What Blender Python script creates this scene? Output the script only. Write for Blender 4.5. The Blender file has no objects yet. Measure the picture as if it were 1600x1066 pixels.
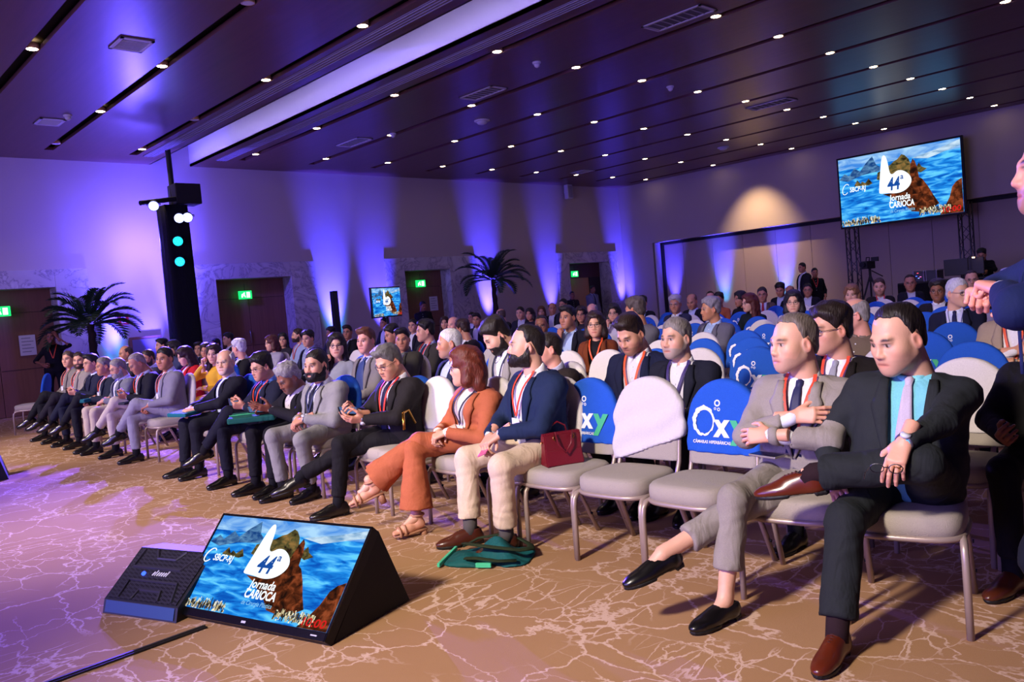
import bpy, bmesh, math, random, time
import numpy as np
from mathutils import Vector, Matrix
T0=time.time()
sc=bpy.context.scene
COL=sc.collection
# ------------------------------------------------------------------ camera
F_PX=1267.876; CAM_H=1.46; CEIL=CAM_H+3.794
YAW,PIT,ROL=[math.radians(a) for a in (43.185364,-2.741526,-5.041711)]
_fw=np.array([math.sin(YAW)*math.cos(PIT),math.cos(YAW)*math.cos(PIT),math.sin(PIT)])
_r0=np.array([math.cos(YAW),-math.sin(YAW),0.]); _u0=np.cross(_r0,_fw)
_R=math.cos(ROL)*_r0+math.sin(ROL)*_u0; _U=-math.sin(ROL)*_r0+math.cos(ROL)*_u0
CAMP=np.array([0,0,CAM_H])
def ray(x,y): return _fw+_R*(x-800)/F_PX+_U*(533-y)/F_PX
def at_x(x,y,X): d=ray(x,y); return CAMP+d*X/d[0]
def at_y(x,y,Y): d=ray(x,y); return CAMP+d*Y/d[1]
def at_z(x,y,z=0): d=ray(x,y); return CAMP+d*(z-CAM_H)/d[2]
cd=bpy.data.cameras.new('camera'); cd.sensor_width=36; cd.lens=F_PX/1600*36; cd.clip_end=100; cd.clip_start=.05
cam=bpy.data.objects.new('camera',cd); COL.objects.link(cam)
m=Matrix([[_R[0],_U[0],-_fw[0],0],[_R[1],_U[1],-_fw[1],0],[_R[2],_U[2],-_fw[2],CAM_H],[0,0,0,1]])
cam.matrix_world=m; sc.camera=cam
# ------------------------------------------------------------------ world, exposure, large lights
sc.view_settings.view_transform='Standard'; sc.view_settings.look='None'; sc.view_settings.gamma=1; sc.view_settings.use_curve_mapping=False
sc.view_settings.exposure=0.3
w=bpy.data.worlds.new('world'); sc.world=w; w.use_nodes=True
w.node_tree.nodes['Background'].inputs[0].default_value=(.30,.22,.40,1); w.node_tree.nodes['Background'].inputs[1].default_value=.02
def light(name,kind,loc,target,power,color,size=1.0,spot=60,blend=.5,sizey=None):
    l=bpy.data.lights.new(name,kind); l.energy=power; l.color=color
    if kind=='AREA':
        l.size=size
        if sizey: l.shape='RECTANGLE'; l.size_y=sizey
    else: l.shadow_soft_size=size
    if kind=='SPOT': l.spot_size=math.radians(spot); l.spot_blend=blend
    o=bpy.data.objects.new(name,l); COL.objects.link(o); o.location=loc
    d=Vector(target)-Vector(loc); o.rotation_euler=d.to_track_quat('-Z','Y').to_euler()
    return o
DOWN_W=35
# stage wash from the front of house bar (warm white), blue wall wash cans and the tower beams are real lamps of the hall
light('stage_wash','SPOT',(-3.0,2.2,4.7),(3.7,2.8,.7),2750,(1,.85,.72),.35,54,.9)
light('stage_wash','SPOT',(-3.0,7.0,4.7),(3.7,7.0,.7),2500,(1,.84,.70),.35,54,.9)
light('stage_wash','SPOT',(-3.0,12.5,4.7),(3.7,12.5,.7),2350,(1,.84,.72),.35,54,.9)
light('stage_side_fill','AREA',(-6.5,6.5,2.6),(5,7,2.8),1150,(.31,.23,1),10,sizey=4)  # unseen area light added as lavender fill for walls and figures
BLUE=(.055,.042,1.0)
UP=[(5.75,18.33,1.7),(6.6,18.33,.8),(11.3,18.33,1.4),(12.75,18.33,.9),(16.75,18.33,1.3),(19.6,18.33,.7),(23.3,18.3,1.0),(7.3,18.33,1.5)]
for x,y,p in UP: light('wall_wash','SPOT',(x,y,.32),(x,y+.45,2.3),p*5200,BLUE,.05,32,1)
for y in (16.9,14.9,12.7): light('wall_wash','SPOT',(23.62,y,.32),(23.97,y,2.4),3000,BLUE,.05,30,1)
for x,y,z,tx,ty in ((5.75,18.33,.33,5.75,18.78),(11.3,18.33,.33,11.3,18.78),(23.62,14.9,.33,23.97,14.9),(23.62,12.7,.33,23.97,12.7)): light('cyan_hotspot_fill','SPOT',(x,y,z),(tx,ty,1.5),160,(.02,.42,1),.04,40,1)  # added cyan spots imitate the overexposed base of the blue beams
light('warm_wall_spot','SPOT',(22.0,13.2,CEIL-.1),(23.55,13.2,2.6),560,(1,.66,.34),.08,70,1)
light('tower_spill','POINT',(6.5,17.75,3.4),(6,18,3),380,(.12,.08,1),.1)
light('tower_beam','SPOT',(6.4,16.2,3.9),(.6,5.4,0),9500,(.13,.06,1),.03,30,.15)
light('tower_beam','SPOT',(6.75,16.2,3.7),(3.2,8.5,.6),6500,(.16,.10,1),.04,44,.5)
cv_=light('cove_strip','AREA',(7.05,6.5,CEIL+.12),(7.9,6.5,CEIL+.2),34,(.50,.44,1),24,sizey=.05); cv_.data.spread=math.radians(70)
light('house_fill','AREA',(12,8,CEIL-.15),(12,9,0),300,(.20,.13,1),10)
sc.cycles.max_bounces=6; sc.cycles.diffuse_bounces=3; sc.cycles.glossy_bounces=2; sc.cycles.transmission_bounces=2

# ------------------------------------------------------------------ mesh helpers
def link(o,parent=None):
    COL.objects.link(o)
    if parent is not None: o.parent=parent
    return o
def mesh_obj(name,verts,faces,mats,parent=None,smooth=False,fmat=None,col=None):
    me=bpy.data.meshes.new(name)
    verts=np.asarray(verts,dtype=np.float32)
    if isinstance(faces,np.ndarray):
        n=len(faces); k=faces.shape[1]
        me.vertices.add(len(verts)); me.vertices.foreach_set('co',verts.ravel())
        me.loops.add(n*k); me.loops.foreach_set('vertex_index',faces.astype(np.int32).ravel())
        me.polygons.add(n); me.polygons.foreach_set('loop_start',np.arange(0,n*k,k,dtype=np.int32))
        me.polygons.foreach_set('loop_total',np.full(n,k,dtype=np.int32))
        me.update(calc_edges=True)
    else:
        me.from_pydata([tuple(map(float,v)) for v in verts],[],[tuple(map(int,f)) for f in faces]); me.update()
    if not isinstance(mats,(list,tuple)): mats=[mats]
    for mm in mats: me.materials.append(mm)
    if smooth: me.polygons.foreach_set('use_smooth',np.ones(len(me.polygons),dtype=bool))
    if fmat is not None: me.polygons.foreach_set('material_index',np.asarray(fmat,dtype=np.int32))
    if col is not None:
        at=me.color_attributes.new('Col','FLOAT_COLOR','POINT')
        at.data.foreach_set('color',np.concatenate([col,np.ones((len(col),1))],1).astype(np.float32).ravel())
    return link(bpy.data.objects.new(name,me),parent)
class MB:
    """collects boxes, tubes, lathes into one mesh"""
    def __init__(s): s.v=[]; s.f=[]
    def add(s,v,f):
        b=len(s.v); s.v+= [tuple(map(float,p)) for p in v]; s.f+=[tuple(b+i for i in q) for q in f]; return s
    def box(s,lo,hi,bev=0,M=None):
        lo=np.array(lo,float); hi=np.array(hi,float)
        if bev<=0:
            v=[(x,y,z) for x in (lo[0],hi[0]) for y in (lo[1],hi[1]) for z in (lo[2],hi[2])]
            f=[(0,1,3,2),(4,6,7,5),(0,4,5,1),(2,3,7,6),(0,2,6,4),(1,5,7,3)]
        else:
            b=bev; L=[lo[0],hi[0]]; v=[]; f=[]
            bm=bmesh.new(); bmesh.ops.create_cube(bm,size=1)
            for q in bm.verts: q.co=Vector([(lo[i]+hi[i])/2+q.co[i]*(hi[i]-lo[i]) for i in range(3)])
            bmesh.ops.bevel(bm,geom=bm.edges[:],offset=b,segments=2,affect='EDGES',profile=.6)
            bm.verts.index_update(); v=[tuple(q.co) for q in bm.verts]; f=[tuple(q.index for q in p.verts) for p in bm.faces]; bm.free()
        if M is not None: v=[tuple(M@Vector(p)) for p in v]
        return s.add(v,f)
    def tube(s,pts,r,n=8,cap=True,closed=False,flat=None):
        pts=[np.array(p,float) for p in pts]; N=len(pts); rs=r if hasattr(r,'__len__') else [r]*N
        v=[];f=[]; up=None
        for i,p in enumerate(pts):
            a=pts[(i-1)%N] if (closed or i>0) else p; b=pts[(i+1)%N] if (closed or i<N-1) else p
            t=b-a; t=t/(np.linalg.norm(t)+1e-12)
            if up is None:
                up=np.array([0,0,1.]) if abs(t[2])<.9 else np.array([0,1.,0])
            x=np.cross(t,up); x/=np.linalg.norm(x)+1e-12; y=np.cross(x,t); up=y
            for k in range(n):
                a_=2*math.pi*k/n; fy=flat if flat else 1
                v.append(p+rs[i]*(math.cos(a_)*x+math.sin(a_)*y*fy))
        for i in range(N if closed else N-1):
            j=(i+1)%N
            for k in range(n): f.append((i*n+k,i*n+(k+1)%n,j*n+(k+1)%n,j*n+k))
        if cap and not closed: f.append(tuple(range(n))[::-1]); f.append(tuple((N-1)*n+k for k in range(n)))
        return s.add(v,f)
    def lathe(s,prof,n=16,c=(0,0,0),cap=True):
        v=[];f=[]
        for (r,z) in prof:
            for k in range(n): a=2*math.pi*k/n; v.append((c[0]+r*math.cos(a),c[1]+r*math.sin(a),c[2]+z))
        for i in range(len(prof)-1):
            for k in range(n): f.append((i*n+k,i*n+(k+1)%n,(i+1)*n+(k+1)%n,(i+1)*n+k))
        if cap: f.append(tuple(range(n))[::-1]); f.append(tuple((len(prof)-1)*n+k for k in range(n)))
        return s.add(v,f)
    def prism(s,poly,z0,z1,M=None):
        n=len(poly); v=[(x,y,z0) for x,y in poly]+[(x,y,z1) for x,y in poly]
        f=[tuple(range(n))[::-1],tuple(range(n,2*n))]+[(i,(i+1)%n,n+(i+1)%n,n+i) for i in range(n)]
        if M is not None: v=[tuple(M@Vector(p)) for p in v]
        return s.add(v,f)
    def grid(s,P,thick=0):
        """P: (a,b,3) array surface"""
        P=np.asarray(P,float); a,b,_=P.shape
        f=[(i*b+j,(i+1)*b+j,(i+1)*b+j+1,i*b+j+1) for i in range(a-1) for j in range(b-1)]
        if thick:
            du=np.gradient(P,axis=0); dv=np.gradient(P,axis=1); nn=np.cross(du,dv); nn/=np.linalg.norm(nn,axis=2,keepdims=True)+1e-9
            Q=P-nn*thick; o=a*b
            v=list(P.reshape(-1,3))+list(Q.reshape(-1,3)); f2=[tuple(o+i for i in q[::-1]) for q in f]
            rim=[(i,0) for i in range(a)]+[(a-1,j) for j in range(1,b)]+[(i,b-1) for i in range(a-2,-1,-1)]+[(0,j) for j in range(b-2,0,-1)]
            ids=[i*b+j for i,j in rim]; 
            f3=[(ids[k],o+ids[k],o+ids[(k+1)%len(ids)],ids[(k+1)%len(ids)]) for k in range(len(ids))]
            return s.add(v,f+f2+f3)
        return s.add(list(P.reshape(-1,3)),f)
    def build(s,name,mat,parent=None,smooth=False):
        o=mesh_obj(name,s.v,s.f,mat,parent,smooth)
        return o
def empty(name,loc=(0,0,0),rz=0,parent=None):
    o=bpy.data.objects.new(name,None); o.empty_display_size=.1; o.location=tuple(map(float,loc)); o.rotation_euler=(0,0,rz); return link(o,parent)
def tag(o,label,cat,group=None,kind=None):
    o['label']=label; o['category']=cat
    if group: o['group']=group
    if kind: o['kind']=kind
    return o
def struct(o,label=None):
    o['kind']='structure'
    if label: o['label']=label
    return o
def copy_tree(o,parent=None):
    c=o.copy(); COL.objects.link(c); c.parent=parent
    for ch in KIDS.get(o.name,o.children): copy_tree(ch,c)
    return c
KIDS={}
# ------------------------------------------------------------------ materials
MATS={}
def nt(name):
    mm=bpy.data.materials.new(name); mm.use_nodes=True; t=mm.node_tree; return mm,t,t.nodes['Principled BSDF']
def hexc(h):
    if not isinstance(h,str): return tuple(h)
    h=h.lstrip('#'); c=[int(h[i:i+2],16)/255 for i in (0,2,4)]
    return tuple(x/12.92 if x<=.04045 else ((x+.055)/1.055)**2.4 for x in c)
def plain(name,col,rough=.6,metal=0,spec=.5,emit=None,es=0,bump=0,bscale=60,var=0.0):
    key=(name,)
    if name in MATS: return MATS[name]
    mm,t,b=nt(name); c=hexc(col); b.inputs['Base Color'].default_value=(*c,1); b.inputs['Roughness'].default_value=rough; b.inputs['Metallic'].default_value=metal
    b.inputs['Specular IOR Level'].default_value=spec
    if emit is not None: b.inputs['Emission Color'].default_value=(*hexc(emit),1); b.inputs['Emission Strength'].default_value=es
    N=t.nodes; L=t.links
    if var or bump:
        tc=N.new('ShaderNodeTexCoord'); no=N.new('ShaderNodeTexNoise'); no.inputs['Scale'].default_value=bscale; no.inputs['Detail'].default_value=4
        L.new(tc.outputs['Object'],no.inputs['Vector'])
        if var:
            mx=N.new('ShaderNodeMix'); mx.data_type='RGBA'; mx.inputs['A'].default_value=(*[x*(1-var) for x in c],1); mx.inputs['B'].default_value=(*[min(1,x*(1+var)) for x in c],1)
            L.new(no.outputs['Fac'],mx.inputs['Factor']); L.new(mx.outputs['Result'],b.inputs['Base Color'])
        if bump:
            bp=N.new('ShaderNodeBump'); bp.inputs['Strength'].default_value=bump; bp.inputs['Distance'].default_value=.01
            L.new(no.outputs['Fac'],bp.inputs['Height']); L.new(bp.outputs['Normal'],b.inputs['Normal'])
    MATS[name]=mm; return mm
def fabric(col,rough=.85,weave=1.0,folds=.5,name=None):
    """woven cloth: fine weave colour variation, soft folds and wrinkles in the bump"""
    c=hexc(col); key=('fab',tuple(round(x,3) for x in c),rough,folds)
    if key in MATS: return MATS[key]
    mm,t,b=nt(name or 'cloth'); N=t.nodes; L=t.links
    b.inputs['Roughness'].default_value=rough; b.inputs['Specular IOR Level'].default_value=.25
    b.inputs['Sheen Weight'].default_value=.0
    tc=N.new('ShaderNodeTexCoord')
    n1=N.new('ShaderNodeTexNoise'); n1.inputs['Scale'].default_value=260; n1.inputs['Detail'].default_value=2
    n2=N.new('ShaderNodeTexNoise'); n2.inputs['Scale'].default_value=7; n2.inputs['Detail'].default_value=3; n2.inputs['Distortion'].default_value=1.2
    mp=N.new('ShaderNodeMapping'); mp.inputs['Scale'].default_value=(1,1,.45); mp.inputs['Rotation'].default_value=(.5,.6,.2)
    L.new(tc.outputs['Object'],n1.inputs['Vector']); L.new(tc.outputs['Object'],mp.inputs['Vector']); L.new(mp.outputs['Vector'],n2.inputs['Vector'])
    mx=N.new('ShaderNodeMix'); mx.data_type='RGBA'; mx.inputs['A'].default_value=(*[x*.8 for x in c],1); mx.inputs['B'].default_value=(*[min(1,x*1.2) for x in c],1)
    L.new(n1.outputs['Fac'],mx.inputs['Factor']); L.new(mx.outputs['Result'],b.inputs['Base Color'])
    b1=N.new('ShaderNodeBump'); b1.inputs['Strength'].default_value=folds; b1.inputs['Distance'].default_value=.03
    L.new(n2.outputs['Fac'],b1.inputs['Height']); L.new(b1.outputs['Normal'],b.inputs['Normal'])
    MATS[key]=mm; return mm
def hair_mat(col):
    c=hexc(col); key=('hair',tuple(round(x,3) for x in c))
    if key in MATS: return MATS[key]
    mm,t,b=nt('hair_strands'); N=t.nodes; L=t.links
    b.inputs['Roughness'].default_value=.5; b.inputs['Specular IOR Level'].default_value=.35
    tc=N.new('ShaderNodeTexCoord'); mp=N.new('ShaderNodeMapping'); mp.inputs['Scale'].default_value=(160,40,30)
    no=N.new('ShaderNodeTexNoise'); no.inputs['Scale'].default_value=1; no.inputs['Detail'].default_value=3
    L.new(tc.outputs['Object'],mp.inputs['Vector']); L.new(mp.outputs['Vector'],no.inputs['Vector'])
    mx=N.new('ShaderNodeMix'); mx.data_type='RGBA'; mx.inputs['A'].default_value=(*[x*.35 for x in c],1); mx.inputs['B'].default_value=(*[min(1,x*1.9+.008) for x in c],1)
    L.new(no.outputs['Fac'],mx.inputs['Factor']); L.new(mx.outputs['Result'],b.inputs['Base Color'])
    bp=N.new('ShaderNodeBump'); bp.inputs['Strength'].default_value=.7; bp.inputs['Distance'].default_value=.008
    L.new(no.outputs['Fac'],bp.inputs['Height']); L.new(bp.outputs['Normal'],b.inputs['Normal'])
    MATS[key]=mm; return mm
def skin_mat():
    if 'skin' in MATS: return MATS['skin']
    mm,t,b=nt('skin'); N=t.nodes; L=t.links
    a=N.new('ShaderNodeVertexColor'); a.layer_name='Col'; L.new(a.outputs['Color'],b.inputs['Base Color'])
    b.inputs['Roughness'].default_value=.48; b.inputs['Specular IOR Level'].default_value=.4
    tc=N.new('ShaderNodeTexCoord'); no=N.new('ShaderNodeTexNoise'); no.inputs['Scale'].default_value=130
    L.new(tc.outputs['Object'],no.inputs['Vector']); bp=N.new('ShaderNodeBump'); bp.inputs['Strength'].default_value=.15; bp.inputs['Distance'].default_value=.004
    L.new(no.outputs['Fac'],bp.inputs['Height']); L.new(bp.outputs['Normal'],b.inputs['Normal'])
    MATS['skin']=mm; return mm
# ------------------------------------------------------------------ implicit surfaces: smooth unions meshed with surface nets
class Field:
    def __init__(s,lo,hi,h):
        s.lo=np.array(lo,float); s.h=h; s.n=np.ceil((np.array(hi)-s.lo)/h).astype(int)+1
        s.ax=[(s.lo[i]+h*np.arange(s.n[i])).astype(np.float32) for i in range(3)]
        s.D=np.full(s.n,.2,dtype=np.float32)
    def sl(s,lo,hi):
        a=np.clip(np.floor((np.array(lo)-s.lo)/s.h).astype(int),0,s.n); b=np.clip(np.ceil((np.array(hi)-s.lo)/s.h).astype(int)+1,0,s.n)
        S=tuple(slice(a[i],b[i]) for i in range(3))
        return S,s.ax[0][S[0]][:,None,None],s.ax[1][S[1]][None,:,None],s.ax[2][S[2]][None,None,:]
    def uni(s,S,d,k):
        D=s.D[S]
        if k>0: hh=np.maximum(k-np.abs(D-d),0)/k; s.D[S]=np.minimum(D,d)-hh*hh*k*.25
        else: s.D[S]=np.minimum(D,d)
    def cap(s,a,b,ra,rb,k=.02,sub=False):
        a=np.array(a,float); b=np.array(b,float); m=max(ra,rb)+k+2*s.h+.02
        S,X,Y,Z=s.sl(np.minimum(a,b)-m,np.maximum(a,b)+m); e=b-a; L2=float(e@e)+1e-12
        px,py,pz=X-a[0],Y-a[1],Z-a[2]; t=np.clip((px*e[0]+py*e[1]+pz*e[2])/L2,0,1)
        d=np.sqrt((px-t*e[0])**2+(py-t*e[1])**2+(pz-t*e[2])**2)-(ra+(rb-ra)*t)
        if sub: s.sub(S,d,k)
        else: s.uni(S,d,k)
    def ell(s,c,r,k=.02,sub=False,M=None):
        c=np.array(c,float); r=np.array(r,float)*np.ones(3); m=(max(r) if M is not None else r)+k+2*s.h+.02
        S,X,Y,Z=s.sl(c-m,c+m); x,y,z=X-c[0],Y-c[1],Z-c[2]
        if M is not None: x,y,z=[M[0][i]*x+M[1][i]*y+M[2][i]*z for i in range(3)]
        q=np.sqrt((x/r[0])**2+(y/r[1])**2+(z/r[2])**2); q2=np.sqrt((x/r[0]**2)**2+(y/r[1]**2)**2+(z/r[2]**2)**2)+1e-9
        d=q*(q-1)/q2
        if sub: s.sub(S,d,k)
        else: s.uni(S,d,k)
    def sub(s,S,d,k):
        D=s.D[S]; d=-d
        if k>0: hh=np.maximum(k-np.abs(D-d),0)/k; s.D[S]=np.maximum(D,d)+hh*hh*k*.25
        else: s.D[S]=np.maximum(D,d)
    def xyz(s): return s.ax[0][:,None,None],s.ax[1][None,:,None],s.ax[2][None,None,:]
    def inter(s,d): s.D=np.maximum(s.D,d)
    def plane(s,p,n):
        X,Y,Z=s.xyz(); n=np.array(n,float)/np.linalg.norm(n); s.inter((X-p[0])*n[0]+(Y-p[1])*n[1]+(Z-p[2])*n[2])
    def mesh(s): return nets(s.D,s.lo,s.h)
_E=[(0,1),(2,3),(4,5),(6,7),(0,2),(1,3),(4,6),(5,7),(0,4),(1,5),(2,6),(3,7)]
def nets(D,lo,h):
    D=np.pad(D,1,constant_values=.2); lo=np.array(lo)-h
    s=D<0; n=np.array(D.shape)
    c=[s[i:n[0]-1+i,j:n[1]-1+j,k:n[2]-1+k] for i in (0,1) for j in (0,1) for k in (0,1)]
    cnt=sum(q.astype(np.int8) for q in c); act=(cnt>0)&(cnt<8); idx=np.argwhere(act)
    if len(idx)==0: return np.zeros((0,3)),np.zeros((0,4),int)
    off=np.array([(i,j,k) for i in (0,1) for j in (0,1) for k in (0,1)])
    val=np.stack([D[idx[:,0]+o[0],idx[:,1]+o[1],idx[:,2]+o[2]] for o in off],1).astype(float)
    acc=np.zeros((len(idx),3)); w=np.zeros(len(idx))
    for a,b in _E:
        va,vb=val[:,a],val[:,b]; cr=(va<0)!=(vb<0); t=np.where(cr,va/(va-vb+1e-20),0)
        p=off[a]+(off[b]-off[a])*t[:,None]; acc+=p*cr[:,None]; w+=cr
    P=lo+h*(idx+acc/w[:,None])
    vid=np.full(act.shape,-1,dtype=np.int64); vid[act]=np.arange(len(idx))
    Fs=[]
    for ax in range(3):
        a=[slice(None)]*3; b=[slice(None)]*3; a[ax]=slice(0,n[ax]-1); b[ax]=slice(1,n[ax])
        o1,o2=(ax+1)%3,(ax+2)%3
        sa,sb=s[tuple(a)],s[tuple(b)]; e=np.argwhere(sa!=sb)
        e=e[(e[:,o1]>0)&(e[:,o2]>0)&(e[:,o1]<n[o1]-1)&(e[:,o2]<n[o2]-1)]
        fl=sa[e[:,0],e[:,1],e[:,2]]
        def g(d1,d2):
            q=e.copy(); q[:,o1]-=d1; q[:,o2]-=d2; return vid[q[:,0],q[:,1],q[:,2]]
        f=np.stack([g(1,1),g(0,1),g(0,0),g(1,0)],1)
        f[~fl]=f[~fl][:,::-1]; Fs.append(f)
    return P,np.concatenate(Fs)
def relax(P,Fc,it=1,lam=.5):
    E=np.concatenate([Fc[:,[0,1]],Fc[:,[1,2]],Fc[:,[2,3]],Fc[:,[3,0]]])
    for _ in range(it):
        A=np.zeros_like(P); c=np.zeros(len(P))
        for i in range(3): A[:,i]=np.bincount(E[:,0],P[E[:,1],i],len(P))+np.bincount(E[:,1],P[E[:,0],i],len(P))
        c=np.bincount(E[:,0],minlength=len(P))+np.bincount(E[:,1],minlength=len(P))
        P=P+(A/np.maximum(c,1)[:,None]-P)*lam
    return P
def nrm(v): v=np.asarray(v,float); return v/(np.linalg.norm(v)+1e-12)
def rotz(a): c,s=math.cos(a),math.sin(a); return np.array([[c,-s,0],[s,c,0],[0,0,1.]])
def rotx(a): c,s=math.cos(a),math.sin(a); return np.array([[1.,0,0],[0,c,-s],[0,s,c]])
def roty(a): c,s=math.cos(a),math.sin(a); return np.array([[c,0,s],[0,1.,0],[-s,0,c]])
# ------------------------------------------------------------------ heads, hair, hands, shoes (templates in metres, shared by all figures)
_HT={}
def smooth(x,a,b): t=np.clip((x-a)/(b-a),0,1); return t*t*(3-2*t)
def head_field(fem,h):
    f=Field((-.115,-.135,-.20),(.115,.15,.145),h); g=1 if fem else 0
    f.ell((0,-.014,.032),(.075,.098,.088),.02)
    f.ell((0,.028,-.03),(.060-.003*g,.060,.082),.03)
    f.ell((0,.034,-.062),(.051-.004*g,.048,.050),.03)
    for s in (-1,1):
        f.cap((s*.052,.0,-.055),(s*.016,.066,-.101),.018,.015,.035)
        f.ell((s*.042,.052,-.028),(.022,.026,.022),.04)
        f.cap((s*.034,.080-.003*g,.019),(s*.010,.086-.004*g,.016),.010-.002*g,.010-.002*g,.02)
    f.ell((0,.074,-.103),(.019-.004*g,.016,.015),.02)
    f.cap((0,.087,.006),(0,.106-.004*g,-.033),.0075,.011-.0015*g,.016)
    for s in (-1,1):
        f.ell((s*.012,.097-.003*g,-.037),(.0085,.011,.0075),.008)
        f.ell((s*.031,.099,-.001),(.015,.016,.010),.014,sub=True)
        f.ell((s*.0305,.0745,-.001),(.0135,.0135,.0135),0)
        f.cap((s*.018,.0865,.0085),(s*.042,.0785,.006),.0045,.0045,.006)
    f.ell((0,.070,-.072),(.034,.020,.024),.035)
    f.cap((-.023,.083,-.068),(0,.0885,-.0665),.0035,.005,.008); f.cap((.023,.083,-.068),(0,.0885,-.0665),.0035,.005,.008); f.cap((-.017,.0855,-.0765),(.017,.0855,-.0765),.0062,.0062,.008)
    f.cap((-.025,.0965,-.0712),(.025,.0965,-.0712),.0024,.0024,.004,sub=True)
    for s in (-1,1):
        M=rotz(s*.35)@rotx(-.2)
        f.ell((s*.0775,-.008,-.012),(.009,.019,.031),.008,M=M)
        f.ell((s*.084,-.004,-.008),(.006,.009,.017),.006,sub=True,M=M)
    r=.049 if fem else .058
    f.cap((0,-.028,-.05),(0,-.05,-.2),r,r+.004,.03)
    f.plane((0,0,-.185),(0,0,-1))
    return f
def head_mesh(fem,h):
    k=('head',fem,h)
    if k not in _HT:
        P,Q=head_field(fem,h).mesh(); _HT[k]=(relax(P,Q,1,.35),Q)
    return _HT[k]
def head_cols(P,skin,brow,lips,beard=None,bald=None,iris=(.05,.028,.015),wrinkle=0):
    x,y,z=P.T; ax=np.abs(x); c=np.tile(np.array(skin,float),(len(P),1))
    def mixc(col,m): nonlocal c; c=c*(1-m[:,None])+np.array(col)*m[:,None]
    red=np.array(skin)*np.array([1.08,.80,.78])
    mixc(red,.7*np.exp(-((ax-.043)**2+(y-.07)**2+(z+.035)**2)/.02**2)); mixc(red,.6*np.exp(-((x/.016)**2+((y-.11)/.02)**2+((z+.035)/.015)**2)))
    mixc(red,.8*smooth(ax,.073,.08)*smooth(z,-.05,-.03))
    if beard is not None:
        col,amt=beard; zb=np.interp(y,[-.02,.005,.02,.045,.07,.1],[.02,.01,-.02,-.06,-.052,-.046])
        mm=amt*smooth(zb-z,0,.012)*smooth(y,-.012,.0)*smooth(z,-.13,-.112); mixc(col,mm)
    lm=np.exp(-np.clip(((ax/.026)**4+((z+.0715)/.0085)**4),0,30))*(y>.065); mixc(lips,.8*np.clip(lm*1.3,0,1)); ml=np.exp(-np.clip(((ax/.025)**6+((z+.0714)/.0024)**2),0,30))*(y>.065); mixc(np.array(lips)*.3,.75*ml)
    bm=np.exp(-np.clip(((ax-.032)/.017)**4+((z-.0225-.01*(ax-.025)+9*(ax-.030)**2)/.0055)**2,0,30))*(y>.05); mixc(brow,np.clip(1.15*bm,0,.92))
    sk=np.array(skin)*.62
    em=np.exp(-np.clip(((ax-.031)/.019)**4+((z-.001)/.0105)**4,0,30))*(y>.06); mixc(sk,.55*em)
    ew=np.exp(-np.clip(((ax-.031)/.0125)**4+((z+.0005)/.0048)**4,0,30))*(y>.07); mixc((.40,.37,.35),np.clip(ew*1.2,0,1))
    ir=((ax-.031)**2+(z-.0)**2<.0062**2)&(y>.07); c[ir]=iris
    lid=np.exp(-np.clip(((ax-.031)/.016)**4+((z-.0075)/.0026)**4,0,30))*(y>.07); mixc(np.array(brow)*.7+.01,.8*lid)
    return np.clip(c,0,1)
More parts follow.
